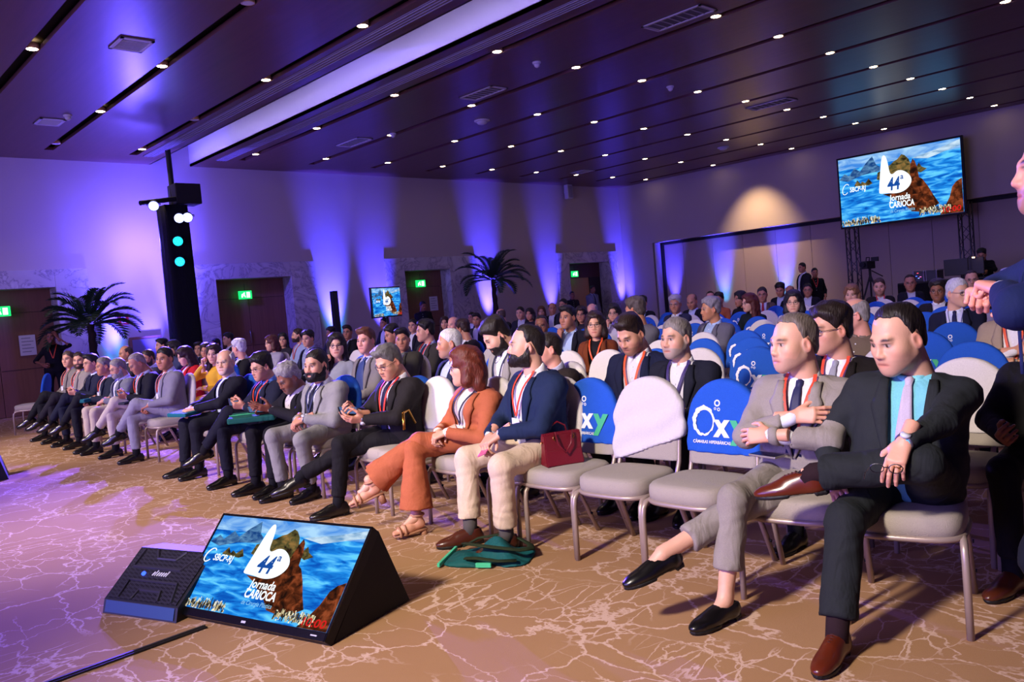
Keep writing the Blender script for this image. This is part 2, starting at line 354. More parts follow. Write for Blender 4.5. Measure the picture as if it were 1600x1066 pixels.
def hair_mesh(style,fem,h):
    k=('hair',style,fem,h)
    if k in _HT: return _HT[k]
    lo=(-.16,-.19,-.36) if style in('long','bob','wavy') else (-.12,-.15,-.12)
    f=Field(lo,(.16 if lo[0]<-.15 else .12,.14,.18),h); X,Y,Z=f.xyz()
    t={'buzz':.003,'short':.007,'side':.008,'full':.013,'curly':.018,'quiff':.008,'recede':.006,'bald':.008,'crown':.011}.get(style,.018)
    f.ell((0,-.014,.033),(.0768,.0998,.0900),0)
    f.ell((0,-.05,-.03),(.0625,.0535,.06),.02)
    lng=style in('long','wavy','bob')
    if lng: f.D-=t*.8
    if style=='quiff': f.ell((0,.045,.103),(.058,.045,.028),.03); f.ell((0,-.01,.103),(.06,.07,.028),.03)
    if style=='side': f.ell((.015,.02,.100),(.062,.068,.026),.03)
    if style=='full': f.ell((0,-.015,.080),(.075,.090,.044),.03); f.ell((0,.05,.078),(.052,.03,.024),.02)
    if style in('long','wavy','bob'):
        L={'long':-.27,'wavy':-.25,'bob':-.135}[style]; r=.04 if style!='bob' else .045
        for s in (-1,1): f.cap((s*.07,-.02,.02),(s*(.082 if style!='bob' else .078),.0,L+.04),r*.8,r,.03); f.cap((s*.05,-.06,.0),(s*.06,-.07,L),r,r,.03)
        f.ell((0,-.075,-.06),(.088,.06,.15 if style!='bob' else .11),.03)
        f.ell((0,.01,.09),(.078,.085,.045),.02)
    if style=='bun': f.ell((0,-.12,.06),(.045,.04,.045),.01)
    D=f.D
    if lng:
        w=.060; d=np.sqrt((X/w)**2+((Y-.1)/.085)**2+((Z+.035)/.112)**2)-1; D=np.maximum(D,-d*.05)
        d=np.sqrt((X/.06)**2+((Y-.02)/.06)**2+((Z+.16)/.12)**2)-1; D=np.maximum(D,-d*.05)
    else:
        ys=[-.14,-.085,-.05,-.022,-.004,.012,.026,.045,.062,.082,.12]
        zz=[-.078,-.072,-.05,.012,.014,-.016,.012,.036,.060,.073,.078]
        if style=='recede': ys=[y-.012 for y in ys]; zz=[-.078,-.072,-.05,.012,.018,.0,.045,.075,.088,.105,.12]
        if style in('bald','crown'): zz=[-.078,-.072,-.05,.012,.016,-.005,.06,.1,.14,.2,.2]
        zh=np.interp(f.ax[1],ys,zz).astype(np.float32)[None,:,None]
        if style=='recede': zh=zh+.018*smooth(np.abs(X),.02,.05)*(Y>.02)
        zh=zh+.0035*np.sin(95*X+40*Y)+.002*np.sin(230*X+1)
        D=D-t*(.12+.88*smooth(Z-zh,.0,.055))*(.75+.4*smooth(Z,.04,.11))
        D=np.maximum(D,(zh-Z)*.75)
        if style=='bald':
            d=np.sqrt((X/.07)**2+((Y-.01)/.11)**2+((Z-.11)/.075)**2)-1; D=np.maximum(D,-d*.06)
        if style=='crown':
            d=np.sqrt((X/.04)**2+((Y+.05)/.05)**2+((Z-.12)/.05)**2)-1; D=np.maximum(D,-d*.05)
    amp={'curly':.007,'wavy':.006,'long':.003,'full':.004,'bob':.003,'buzz':.0008}.get(style,.0022); fr=75 if style=='curly' else 55
    D=D+amp*(np.sin(X*fr+3*np.sin(Z*31))*np.sin(Y*fr*.8+2*np.sin(X*40))+.5*np.sin(Z*fr*1.3+X*50)*np.sin(Y*90))
    f.D=D.astype(np.float32); P,Q=f.mesh(); _HT[k]=(relax(P,Q,1,.4),Q); return _HT[k]
def beard_mesh(fem,h,t=.008):
    k=('beard',fem,h,t)
    if k in _HT: return _HT[k]
    f=head_field(fem,h); X,Y,Z=f.xyz()
    zb=np.interp(f.ax[1],[-.03,-.005,.012,.03,.055,.075,.1],[.0,.005,-.02,-.05,-.064,-.05,-.046]).astype(np.float32)[None,:,None]
    D=f.D-t*smooth(-Z,.03,.09)-.001
    D=np.maximum(D,(Z-zb)*.8); D=np.maximum(D,(-.012-Y)); D=np.maximum(D,-.128-Z)
    d=np.sqrt((X/.023)**2+((Y-.1)/.03)**2+((Z+.0715)/.0095)**2)-1; D=np.maximum(D,-d*.01)
    d=np.sqrt((X/.05)**2+((Y+.06)/.08)**2+((Z+.15)/.06)**2)-1; D=np.maximum(D,-d*.04)
    D=D+.0015*np.sin(X*130)*np.sin(Y*150)*np.sin(Z*140)
    f.D=D.astype(np.float32); P,Q=f.mesh(); _HT[k]=(relax(P,Q,1,.4),Q); return _HT[k]
def hand_mesh(pose,h):
    """right hand: wrist at origin, fingers +Y, back of hand +Z, thumb -X"""
    k=('hand',pose,h)
    if k in _HT: return _HT[k]
    f=Field((-.09,-.09,-.115),(.075,.21,.05),h)
    f.cap((0,-.08,0),(0,-.005,0),.029,.0255,.01)
    for x,y in ((-.026,.085),(-.008,.088),(.010,.085),(.026,.078)): f.cap((x*.55,.0,-.004),(x,y,-.002),.016,.0125,.014)
    f.ell((-.03,.03,-.014),(.016,.03,.016),.015)
    curl={'rest':(.35,.5,.3),'flat':(.12,.15,.1),'hold':(.7,.85,.5),'grip':(1.15,1.35,.8),'clasp':(.8,.9,.5),'drape':(.55,.35,.2)}[pose]
    for i,(x,y,l,r,sp) in enumerate(((-.029,.086,.045,.0092,-.09),(-.0095,.09,.05,.0095,-.02),(.0105,.087,.046,.0092,.05),(.028,.079,.036,.0080,.13))):
        p=np.array((x,y,-.002)); a=0
        for j,ll in enumerate((l,l*.62,l*.48)):
            a+=curl[j]*(1+.08*i); d=np.array((math.sin(sp)*math.cos(a),math.cos(sp)*math.cos(a),-math.sin(a))); q=p+d*ll
            f.cap(p,q,r*(1-.06*j),r*(.94-.07*j),.0035); p=q
    tc={'rest':.35,'flat':.15,'hold':.75,'grip':.9,'clasp':.5,'drape':.3}[pose]
    p=np.array((-.03,.022,-.012)); d=nrm((-.75,.75,-.35-tc*.4)); q=p+d*.045; f.cap(p,q,.0145,.0115,.01); d2=nrm((-.3+tc*.3,.95,-.45-tc*.5)); q2=q+d2*.032; f.cap(q,q2,.0112,.0102,.004)
    d3=nrm((-.05+tc*.5,.95,-.4-tc*.3)); f.cap(q2,q2+d3*.024,.0102,.0085,.003)
    P,Q=f.mesh(); _HT[k]=(relax(P,Q,1,.3),Q); return _HT[k]
def shoe_mesh(style,h):
    """ankle joint at origin, toe +Y, sole at z=-.088; returns upper and sole"""
    k=('shoe',style,h)
    if k in _HT: return _HT[k]
    f=Field((-.07,-.1,-.1),(.07,.24,.05),h)
    f.cap((0,-.03,-.045),(0,-.028,.0 if style!='loafer' else -.03),.036,.036,.02)
    f.ell((0,.03,-.045),(.042,.11,.048),.03); f.ell((0,.11,-.056),(.047,.09,.034),.02); f.ell((0,.165,-.062),(.038,.058,.025),.015)
    if style!='loafer': f.cap((0,.0,-.012),(0,.075,-.026),.034,.026,.02)
    f.plane((0,0,-.074),(0,0,-1)); f.ell((0,-.015,.02),(.033,.05 if style!='loafer' else .068,.03 if style!='loafer' else .055),.004,sub=True)
    up=f.mesh(); up=(relax(up[0],up[1],1,.4),up[1])
    g=Field((-.07,-.1,-.1),(.07,.24,.0),h); X,Y,Z=g.xyz()
    wy=np.interp(g.ax[1],[-.08,-.07,-.03,.03,.1,.15,.19,.212,.22],[0,.024,.036,.033,.046,.045,.033,.016,0]).astype(np.float32)[None,:,None]
    d=np.maximum(np.abs(X)-wy,np.maximum(Z+.068,-.088-Z)); d=np.maximum(d,np.maximum(Y-.22,-.078-Y)+0*X)
    arch=np.maximum(np.abs(Y-.025)-.05,Z+.076)+0*X; d=np.maximum(d,-arch); d=np.maximum(d,np.where(Y+0*X+0*Z>.02,-.0865-Z,-1))
    g.D=d.astype(np.float32); so=g.mesh(); _HT[k]=(up,so); return _HT[k]
# ------------------------------------------------------------------ figures
SKIN={'fair':hexc('#dba98c'),'light':hexc('#cf9a7c'),'tan':hexc('#b98060'),'brown':hexc('#8f5d42'),'pink':hexc('#de9f88'),'dark':hexc('#5a3a2a')}
class Torso:
    SN=np.array([-.24,-.1,.05,.2,.4,.6,.76,.87,.94,1.0,1.06])
    def __init__(s,P0,NB,right,build=1,fem=False,belly=0):
        s.P0=np.array(P0,float); s.Z=nrm(np.array(NB)-s.P0); s.L=float(np.linalg.norm(np.array(NB)-s.P0))
        s.X=nrm(np.array(right)-s.Z*np.dot(right,s.Z)); s.Y=np.cross(s.Z,s.X)
        if fem:
            rx=[.12,.165,.18,.158,.135,.15,.155,.145,.108,.066,.05]; ry=[.07,.11,.125,.115,.102,.12,.11,.09,.066,.055,.05]; yo=[0,0,0,.005,.01,.022,.015,-.005,-.02,-.03,-.035]
        else:
            rx=[.12,.16,.175,.17,.165,.175,.18,.168,.125,.075,.055]; ry=[.07,.11,.126,.128,.122,.124,.117,.098,.072,.06,.055]; yo=[0,0,.0,.008,.012,.01,.002,-.01,-.022,-.03,-.035]
        bz=np.exp(-((s.SN-.28)/.2)**2)*belly
        s.rx=np.array(rx)*build+bz*.6; s.ry=np.array(ry)*(.5+.5*build)+bz*.6; s.yo=np.array(yo)+bz*.5
        q=np.linspace(-.24,1.06,131); ker=np.ones(11)/11
        sm=lambda a: np.convolve(np.pad(np.interp(q,s.SN,a),5,mode='edge'),ker,'valid')
        s.q=q; s.RX,s.RY,s.YO=sm(s.rx),sm(s.ry),sm(s.yo)
    def at(s,x,y,t): return s.P0+s.X*x+s.Y*y+s.Z*(t*s.L)
    def surf(s,x,t,off):
        rx=np.interp(t,s.q,s.RX)+off; ry=np.interp(t,s.q,s.RY)+off; yo=np.interp(t,s.q,s.YO); n=2.4
        u=np.clip(abs(x)/rx,0,1); return s.at(x,yo+ry*(1-u**n)**(1/n),t)
    def sdf(s,f,off,t0=-.2,t1=1.0,k=.03,cut=None):
        c=[s.at(x,y,t) for x in (-.3,.3) for y in (-.28,.3) for t in (t0-.1,t1+.1)]
        S,X,Y,Z=f.sl(np.min(c,0),np.max(c,0)); px,py,pz=X-s.P0[0],Y-s.P0[1],Z-s.P0[2]
        x=px*s.X[0]+py*s.X[1]+pz*s.X[2]; y=px*s.Y[0]+py*s.Y[1]+pz*s.Y[2]; t=(px*s.Z[0]+py*s.Z[1]+pz*s.Z[2])/s.L
        rx=(np.interp(t,s.q,s.RX)+off).astype(np.float32); ry=(np.interp(t,s.q,s.RY)+off).astype(np.float32); yo=np.interp(t,s.q,s.YO)
        n=2.4; d=((np.abs(x)/rx)**n+(np.abs(y-yo)/ry)**n)**(1/n); d=(d-1)*np.minimum(rx,ry)
        d=np.maximum(d,np.maximum(t-t1,t0-t)*s.L)
        f.uni(S,d.astype(np.float32),k)
        return S,x,y-yo,t
def strip(T,pts,widths,off,thick=.003,n=8,across=3):
    """ribbon lying on the torso front along (x,t) points"""
    pts=np.array(pts,float); seg=np.linspace(0,len(pts)-1,n*(len(pts)-1)+1); xs=np.interp(seg,range(len(pts)),pts[:,0]); ts=np.interp(seg,range(len(pts)),pts[:,1]); ws=np.interp(seg,range(len(pts)),widths)
    dx=np.gradient(xs); dt=np.gradient(ts)*T.L; l=np.hypot(dx,dt)+1e-9; nx,nt_=dt/l,-dx/l
    G=np.array([[T.surf(x+nx_*w*u,t+n2*w*u/T.L,off) for u in np.linspace(-.5,.5,across)] for x,t,w,nx_,n2 in zip(xs,ts,ws,nx,nt_)])
    return MB().grid(G[:,::-1],thick)
def ik(a,b,l1,l2,hint):
    a=np.array(a,float); b=np.array(b,float); d=b-a; L=np.linalg.norm(d); 
    if L>l1+l2-.004: b=a+d/L*(l1+l2-.004); d=b-a; L=np.linalg.norm(d)
    L=max(L,abs(l1-l2)+.01)
    u=d/L; x=(l1*l1-l2*l2+L*L)/(2*L); hgt=math.sqrt(max(l1*l1-x*x,0)); hv=np.array(hint,float); hv=nrm(hv-u*np.dot(hv,u))
    return a+u*x+hv*hgt,b
LEGS={ # right ankle, right knee hint, left ankle, left knee hint, right foot (dir, pitch), left foot
 'flat':((.11,.46,.09),(.15,1,.6),(-.11,.46,.09),(-.15,1,.6),((.15,1,0),0),((-.15,1,0),0)),
 'wide':((.17,.44,.09),(.5,1,.6),(-.17,.44,.09),(-.5,1,.6),((.3,1,0),0),((-.3,1,0),0)),
 'tuck':((.10,.28,.09),(.15,1,.6),(-.10,.34,.09),(-.15,1,.6),((.15,1,0),0),((-.15,1,0),0)),
 'crossL':((.10,.44,.09),(.1,1,.6),(.26,.58,.34),(-.1,1,1.6),((.0,1,0),0),((.45,1,-.3),0)),
 'crossR':((-.20,.66,.30),(.1,1,1.6),(-.10,.48,.09),(-.1,1,.6),((-.25,1,-.35),0),((.0,1,0),0)),
 'fig4L':((.13,.50,.09),(.2,1,.6),(.20,.44,.60),(-1,.5,.35),((.1,1,0),0),((1,.25,-.05),0)),
 'stretch':((.10,.72,.09),(.1,1,1),(-.10,.66,.09),(-.1,1,1),((.15,1,.1),0),((-.15,1,.1),0)),
}
ARMS={ # right wrist, right elbow hint, left wrist, left elbow hint, hand pose, hand dirs (R,L), ups
 'lap':((.07,.27,.64),(1,-.6,-.5),(-.05,.29,.65),(-1,-.6,-.5),('clasp','clasp'),((-.6,.75,-.25),(.6,.75,-.3)),((.3,.3,1),(-.3,.3,1))),
 'thigh':((.12,.32,.66),(1,-.6,-.4),(-.12,.32,.66),(-1,-.6,-.4),('rest','rest'),((-.2,1,-.2),(.2,1,-.2)),((.2,0,1),(-.2,0,1))),
 'phone':((.09,.30,.74),(1,-.6,-.6),(-.06,.30,.72),(-1,-.6,-.6),('hold','hold'),((-.5,.8,.2),(.4,.85,.2)),((1,.3,-.3),(-.8,.1,-.6))),
 'cross':((-.03,.17,.835),(1,.1,-.5),(.06,.27,.765),(-1,.1,-.5),('drape','drape'),((-1,.05,.1),(1,.0,-.05)),((0,1,.3),(0,1,.4))),
 'chin':((.06,.17,.98),(1,.2,-.9),(-.06,.24,.70),(-1,-.5,-.6),('grip','rest'),((-.2,.1,1),(.9,.4,0)),((.3,1,0),(0,.4,1))),
 'side':((.24,.16,.60),(.6,-1,-.2),(-.24,.16,.60),(-.6,-1,-.2),('rest','rest'),((0,.9,-.4),(0,.9,-.4)),((.8,0,.5),(-.8,0,.5))),
}
def xf(P,M,c): return P@np.array(M).T+np.array(c)
def frame(Yd,Zd):
    Y=nrm(Yd); X=nrm(np.cross(Y,np.array(Zd,float))); Z=np.cross(X,Y); return np.stack([X,Y,Z],1)
def merge(parts):
    Vs=[];Fs=[];b=0
    for P,Q in parts:
        if len(P)==0: continue
        Vs.append(P);Fs.append(Q+b);b+=len(P)
    return np.concatenate(Vs),np.concatenate(Fs)
def person(label,loc,face=180,head=None,hyaw=0,hpit=5,hroll=0,fem=False,build=1.0,belly=0,hs=1.0,skin='light',hair=('short','#1a1310'),beard=None,stub=None,glasses=None,
           top=None,legs='flat',arms='lap',pants='#16161c',shoe=('oxford','#0c0a0a'),sock='#0d0d12',h=.02,hip=.535,stand=False,group=None,lod=0,hands=True,nolegs=False,leg_r=1.0,extra=None,brow=None,pantstyle='slim',hem=.055):
    """one human figure: a continuous body under its clothes. head = centre of head in world space"""
    rz=math.radians(face-90); root=empty('person',(loc[0],loc[1],0),rz); Rw=rotz(rz); toL=lambda p:(np.array(p,float)-np.array((loc[0],loc[1],0)))@Rw
    sk=np.array(SKIN[skin] if isinstance(skin,str) else skin)
    if stand: hip=.93
    HC=toL(head) if head is not None else np.array((0,.02,hip+.62))
    if stand and head is None: HC=np.array((0,.03,hip+.66))
    Rh=rotz(math.radians(hyaw))@rotx(math.radians(-hpit))@roty(math.radians(hroll))
    NB=HC+Rh@np.array((0,-.04,-.085))*hs+np.array((0,-.015,-.062)); P0=np.array((0,0,hip))
    T=Torso(P0,NB,(1,0,0),build,fem,belly); sw=(.145 if fem else .166)*build
    SH={s:T.at(s*sw,-.012,.815) for s in (-1,1)}
    ar=ARMS[arms] if isinstance(arms,str) else arms
    EL={};WR={}
    dz=(NB[2]-1.0) if not stand else 0
    for s,i in ((1,0),(-1,2)):
        EL[s],WR[s]=ik(SH[s],ar[i],.285,.255,ar[i+1])
    lg=LEGS[legs] if isinstance(legs,str) else legs
    if stand and legs=='flat': lg=((.1,0,.09),(.1,1,0),(-.1,.02,.09),(-.1,1,0),((.25,1,0),0),((-.25,1,0),0))
    HJ={s:np.array((s*.09*build,.0,hip)) for s in (-1,1)}; KN={};AN={}
    for s,i in ((1,0),(-1,2)): KN[s],AN[s]=ik(HJ[s],lg[i],.445,.435,lg[i+1])
    top=top or {}; kind=top.get('kind','jacket'); near=lod==0
    hh=.0042 if lod==0 else (.006 if lod==1 else .009); hd=.0038 if lod==0 else (.006 if lod==1 else .009)
    # ---- body
    parts=[];cols=[]
    HP,HQ=head_mesh(fem,hh); brc=hexc(brow or (hair[1] if hair else '#2a1d16')); lips=sk*np.array([.86,.58,.58]) if not fem else sk*np.array([.85,.42,.42])
    cols.append(head_cols(HP,sk,np.array(brc)*.8,lips,beard=(stub if stub else None))); hw=np.array((1.0,1.0,1.0))*hs
    parts.append((xf(HP*hw,Rh,HC),HQ))
    if hands:
        for s,i in ((1,0),(-1,1)):
            P,Q=hand_mesh(ar[4][i],hd); P=P.copy()*(.92 if fem else 1.0)
            if s<0: P[:,0]*=-1; Q=Q[:,::-1]
            M=frame(ar[5][i],ar[6][i]); parts.append((xf(P,M,WR[s]),Q)); c=np.tile(sk*np.array([1.0,.9,.88]),(len(P),1)); cols.append(c)
    lo=np.min([HC,P0]+list(SH.values())+list(WR.values())+list(EL.values())+list(AN.values())+list(KN.values()),0)-.2; hi=np.max([HC,P0]+list(SH.values())+list(WR.values())+list(EL.values())+list(AN.values())+list(KN.values()),0)+.2
    lo2=lo.copy()
    if nolegs: lo2[2]=hip-.15
    uh=.022 if (near and hem>.08) else .034
    f=Field(lo2,hi,uh); T.sdf(f,-.02,-.15,.97); f.cap(NB-np.array((0,0,.05)),HC+Rh@np.array((0,-.04,-.12)),.05,.045,.02)
    for s in (-1,1):
        f.cap(SH[s],EL[s],.04,.03,.02); f.cap(EL[s],WR[s]-nrm(WR[s]-EL[s])*.03,.03,.022,.02)
        if not nolegs: f.cap(HJ[s],KN[s],.072,.05,.02); f.cap(KN[s],AN[s],.05,.036,.02); f.cap(AN[s],AN[s]+nrm(lg[4 if s>0 else 5][0])*.08-np.array((0,0,.04)),.034,.03,.02) if not sock else None
    P,Q=f.mesh(); parts.append((P,Q)); cols.append(np.tile(sk*.95,(len(P),1)))
    P,Q=merge(parts); mesh_obj('body',P,Q,skin_mat(),root,True,col=np.concatenate(cols))
    # ---- hair / beard
    if hair:
        P,Q=hair_mesh(hair[0],fem,.005 if lod==0 else (.007 if lod==1 else .010)); mesh_obj('hair',xf(P*hs,Rh,HC),Q,hair_mat(hair[1]),root,True)
    if beard:
        P,Q=beard_mesh(fem,hh,beard[1]); mesh_obj('beard',xf(P*hs,Rh,HC),Q,hair_mat(beard[0]),root,True)
    if glasses:
        b=MB(); 
        for s in (-1,1):
            b.tube([HC+Rh@(np.array((s*.031+.021*math.copysign(abs(math.cos(a))**.7,math.cos(a)),.096-.004*abs(math.cos(a)),-.004+.0155*math.copysign(abs(math.sin(a))**.7,math.sin(a))))*hs) for a in np.linspace(0,2*math.pi,15)[:-1]],.0019 if lod<2 else .003,5,closed=True)
            b.tube([HC+Rh@(np.array(p)*hs) for p in ((s*.052,.092,.003),(s*.072,.07,.004),(s*.078,.0,.002),(s*.078,-.012,-.01))],.0018,5)
        b.tube([HC+Rh@(np.array(p)*hs) for p in ((-.011,.099,.003),(0,.104,.005),(.011,.099,.003))],.0018,5)
        g=b.build('glasses',plain('glasses_'+glasses,glasses,.3),root,True)
    # ---- upper clothes
    c1=top.get('col','#1a1c28'); sc_=top.get('shirt','#d8dbe4')
    def noise(f,amp):
        X,Y,Z=f.xyz(); f.D=f.D+(amp*(np.sin(31*X+9*np.sin(14*Z))*np.sin(27*Z+17*Y)+.6*np.sin(45*Y+20*X)*np.sin(38*Z))).astype(np.float32)
    wl=min(P0[2]-.2,WR[1][2]-.1,WR[-1][2]-.1); tl=np.array((lo[0],lo[1],wl)); 
    ub=np.array(hi); ub[2]=NB[2]+.2
    slim=.0 if not fem else -.012
    if kind=='jacket':
        st=top.get('open','open'); f=Field(tl,ub,h); off=.022
        S,x,y,t=T.sdf(f,off,-.21 if not stand else -.30,.985,.03)
        for s in (-1,1):
            f.ell(SH[s]+T.Z*.0,(.07+slim,.07+slim,.062+slim),.045)
            wd=nrm(WR[s]-EL[s]); we=WR[s]-wd*.028; f.cap(SH[s],EL[s],.068+slim,.056+slim*.6,.04); f.cap(EL[s],we,.058+slim*.6,.043+slim*.3,.022)
        tt=np.clip(t,0,1)
        if st=='open': vw=.05+.03*tt+.03*np.clip(.25-t,0,1)
        elif st=='button': vw=np.where(t>.2,.004+.09*(t-.2),.0)+np.where(t<.12,(.12-t)*.25,0)
        else: vw=np.full_like(t,top.get('vw',.06))
        cutv=np.maximum(np.abs(x)-vw,.0-y); D=f.D[S]; f.D[S]=np.maximum(D,-cutv.astype(np.float32))
        f.cap(T.at(0,-.02,.86),T.at(0,-.035,1.15),.066,.066,0,sub=True)
        noise(f,.0026 if near else .002); P,Q=f.mesh(); jm=fabric(c1); jk=mesh_obj('jacket',relax(P,Q,1,.4),Q,jm,root,True)
        if lod<2:
            for s in (-1,1):
                tl_=np.linspace(.28 if st!='button' else .2,.93,12); G=[]
                for t_ in tl_:
                    v=(.05+.03*t_) if st=='open' else (.004+.09*(t_-.2) if st=='button' else top.get('vw',.06)); w=np.interp(t_,[.2,.3,.66,.74,.75,.93],[.002,.018,.062,.07,.052,.03])
                    G.append([T.surf(s*(v+w*u),t_,off+.0065+.004*math.sin(u*math.pi)) for u in np.linspace(-.06,1,5)])
                G=np.array(G); MB().grid(G if s<0 else G[:,::-1],.004).build('lapel',jm,jk,True)
            if top.get('square'): strip(T,[(-.105,.66),(-.085,.665)],[.02,.028],off+.008,.004,3).build('pocket_square',fabric(top['square']),jk)
        shirt_kind='front'
    if kind in('jacket','shirt','sweater','dress'):
        col=sc_ if kind=='jacket' else c1; off=.006 if kind=='jacket' else .012
        f=Field(tl,ub,h*.9 if kind!='jacket' else h); T.sdf(f,off,-.12,.975,.03)
        for s in (-1,1):
            wd=nrm(WR[s]-EL[s])
            if kind=='jacket':
                f.cap(WR[s]-wd*.08,WR[s]-wd*.012,.036,.0335,.0)
            else:
                el=top.get('sleeve','long'); f.ell(SH[s],(.062+slim,.062+slim,.06+slim),.03); f.cap(SH[s],EL[s],.06+slim,.05+slim*.6,.03)
                if el=='long': f.cap(EL[s],WR[s]-wd*.01,.05+slim*.6,.036,.022)
        f.cap(T.at(0,-.02,.9),T.at(0,-.035,1.2),.058 if not fem else .054,.058,0,sub=True)
        if top.get('vneck'):
            X,Y,Z=f.xyz(); S,x,y,t=T.sdf(Field(tl,ub,f.h),0); 
            cv=np.maximum(np.abs(x)-np.clip((t-.68)*.25,-1,.08),-y); f.D[S]=np.maximum(f.D[S],-cv.astype(np.float32)[tuple(slice(0,n) for n in f.D[S].shape)])
        noise(f,.002); P,Q=f.mesh(); shn={'jacket':'shirt','shirt':'shirt','sweater':'sweater','dress':'dress'}[kind]
        sh=mesh_obj(shn,relax(P,Q,1,.4),Q,fabric(col,.8,folds=.35),root,True)
        if top.get('collar',kind in('jacket','shirt')) and not fem or top.get('collar'):
            a=np.linspace(.12,2*math.pi-.12,36); ax_=nrm(HC+Rh@np.array((0,-.04,-.1))-NB); ctr=T.at(0,.006,.965); X0=T.X; Y0=nrm(np.cross(ax_,X0)); G=[]
            for q in a:
                fr=min(q,2*math.pi-q); pt=math.exp(-((fr-.42)/.3)**2); d=X0*math.sin(q)+Y0*math.cos(q)
                r1=.064; r2=.078+.060*pt; z2=-.016-.050*pt
                row=[ctr+d*(r1-.004)+ax_*(.028-.012*math.cos(q)),ctr+d*r1+ax_*(.036-.014*math.cos(q)),ctr+d*(r1+.006)+ax_*(.03-.014*math.cos(q)),ctr+d*r2+ax_*z2]; G.append(row)
            MB().grid(np.array(G),.003).build('collar',fabric(tuple(min(.95,c*1.18+.02) for c in hexc(top.get('collarcol',col))),.7,folds=.1),sh,True)
        if lod<2 and kind in('jacket','shirt') and not top.get('tie') and not fem:
            b=MB()
            for t_ in (.8,.66,.52,.38,.24):
                p=T.surf(.003,t_,off+.001); b.tube([p,p+T.Y*.004],.0055,8)
            b.build('shirt_button',plain('shirt_button','#e8e8ea',.4),sh)
    if top.get('tie'):
        w=1 if not top.get('scarf') else 2.2
        tie=strip(T,[(0,.93),(0,.875),(.001,.84),(.002,.5),(.002,top.get('tieend',.12)),(.002,top.get('tieend',.12)-.06)],[.036*w,.026,.034*w,.062*w,.076*w,.008],.015,.006,6,5).build('tie',fabric(top['tie'],.55,folds=.2),root,True)
        if lod<2: MB().tube([T.surf(0,.945,.004),T.surf(0,.925,.014),T.surf(0,.87,.015)],[.013,.018,.010],10,flat=.75).build('tie_knot',fabric(top['tie'],.55,folds=.2),tie,True)
    if top.get('lan'):
        lc=top['lan']; off=.030 if kind=='jacket' else .022; e=top.get('lanend',.42); b=MB()
        for s in (-1,1):
            g=strip(T,[(s*.062,1.0),(s*.066,.93),(s*.046,.72),(s*.004,e)],[.016]*4,off,.002,6,3); b.add(g.v,g.f)
        ln=b.build('lanyard',plain('lanyard_'+lc,lc,.6),root,False)
        if top.get('badge',True):
            c=T.surf(.0,e-.03,off+.004); b=MB(); bw,bh=.042,.058
            MB().tube([T.surf(0,e,off),T.surf(0,e-.035,off+.003)],.005,6).build('clip',plain('clip_metal','#b8b8bc',.3,1),ln)
            M=np.stack([T.X,T.Y,T.Z],1); v=[c+M@np.array(p) for p in [(x,y,z) for x in(-bw,bw) for y in (0,.004) for z in(-2*bh,0)]]
            b.add(v,[(0,1,3,2),(4,6,7,5),(0,4,5,1),(2,3,7,6),(0,2,6,4),(1,5,7,3)]).build('badge',plain('badge_card',top.get('badgecol','#e6e4ea'),.35),ln)
            if lod==0:
                b=MB(); 
                for z0,z1,x0,x1 in ((-.09,-.078,-.03,.03),(-.068,-.062,-.022,.022),(-.056,-.052,-.018,.018)):
                    b.add([c+M@np.array(p) for p in ((x0,.0046,z0),(x1,.0046,z0),(x1,.0046,z1),(x0,.0046,z1))],[(0,1,2,3)])
                b.build('badge_print',plain('badge_ink','#2b6f7a',.5),ln)
    # ---- lower clothes
    if not nolegs and pants:
        pr=[]
        fem_r=.93 if fem else 1.0
        for s in (-1,1):
            fo=Field(np.minimum.reduce([P0,KN[s],AN[s]])-.22,np.maximum.reduce([P0,KN[s],AN[s]])+.22,h)
            fo.ell(P0+np.array((s*.03,-.01,-.015)),(.15*build,.125,.105),.02)
            fo.cap(HJ[s],KN[s],.092*fem_r*build*leg_r,.066*fem_r*leg_r,.05)
            ad=nrm(AN[s]-KN[s]); he=AN[s]-ad*hem
            rk,ra=.065*fem_r*leg_r,(.052 if pantstyle=='slim' else (.066 if pantstyle=='straight' else .125))*leg_r
            fo.cap(KN[s],AN[s]+ad*.05,rk,ra,.03)
            fo.plane(he,ad) if np.dot(HJ[s]-he,ad)<-.02 and np.dot(P0-he,ad)<-.12 else fo.cap(he+ad*.09,he+ad*.3,.1,.1,0,sub=True)
            noise(fo,.003); pr.append(fo.mesh())
        P,Q=merge(pr); mesh_obj('trousers',relax(P,Q,1,.4),Q,fabric(pants,.85,folds=.6),root,True)
        if near and kind!='dress':
            pass
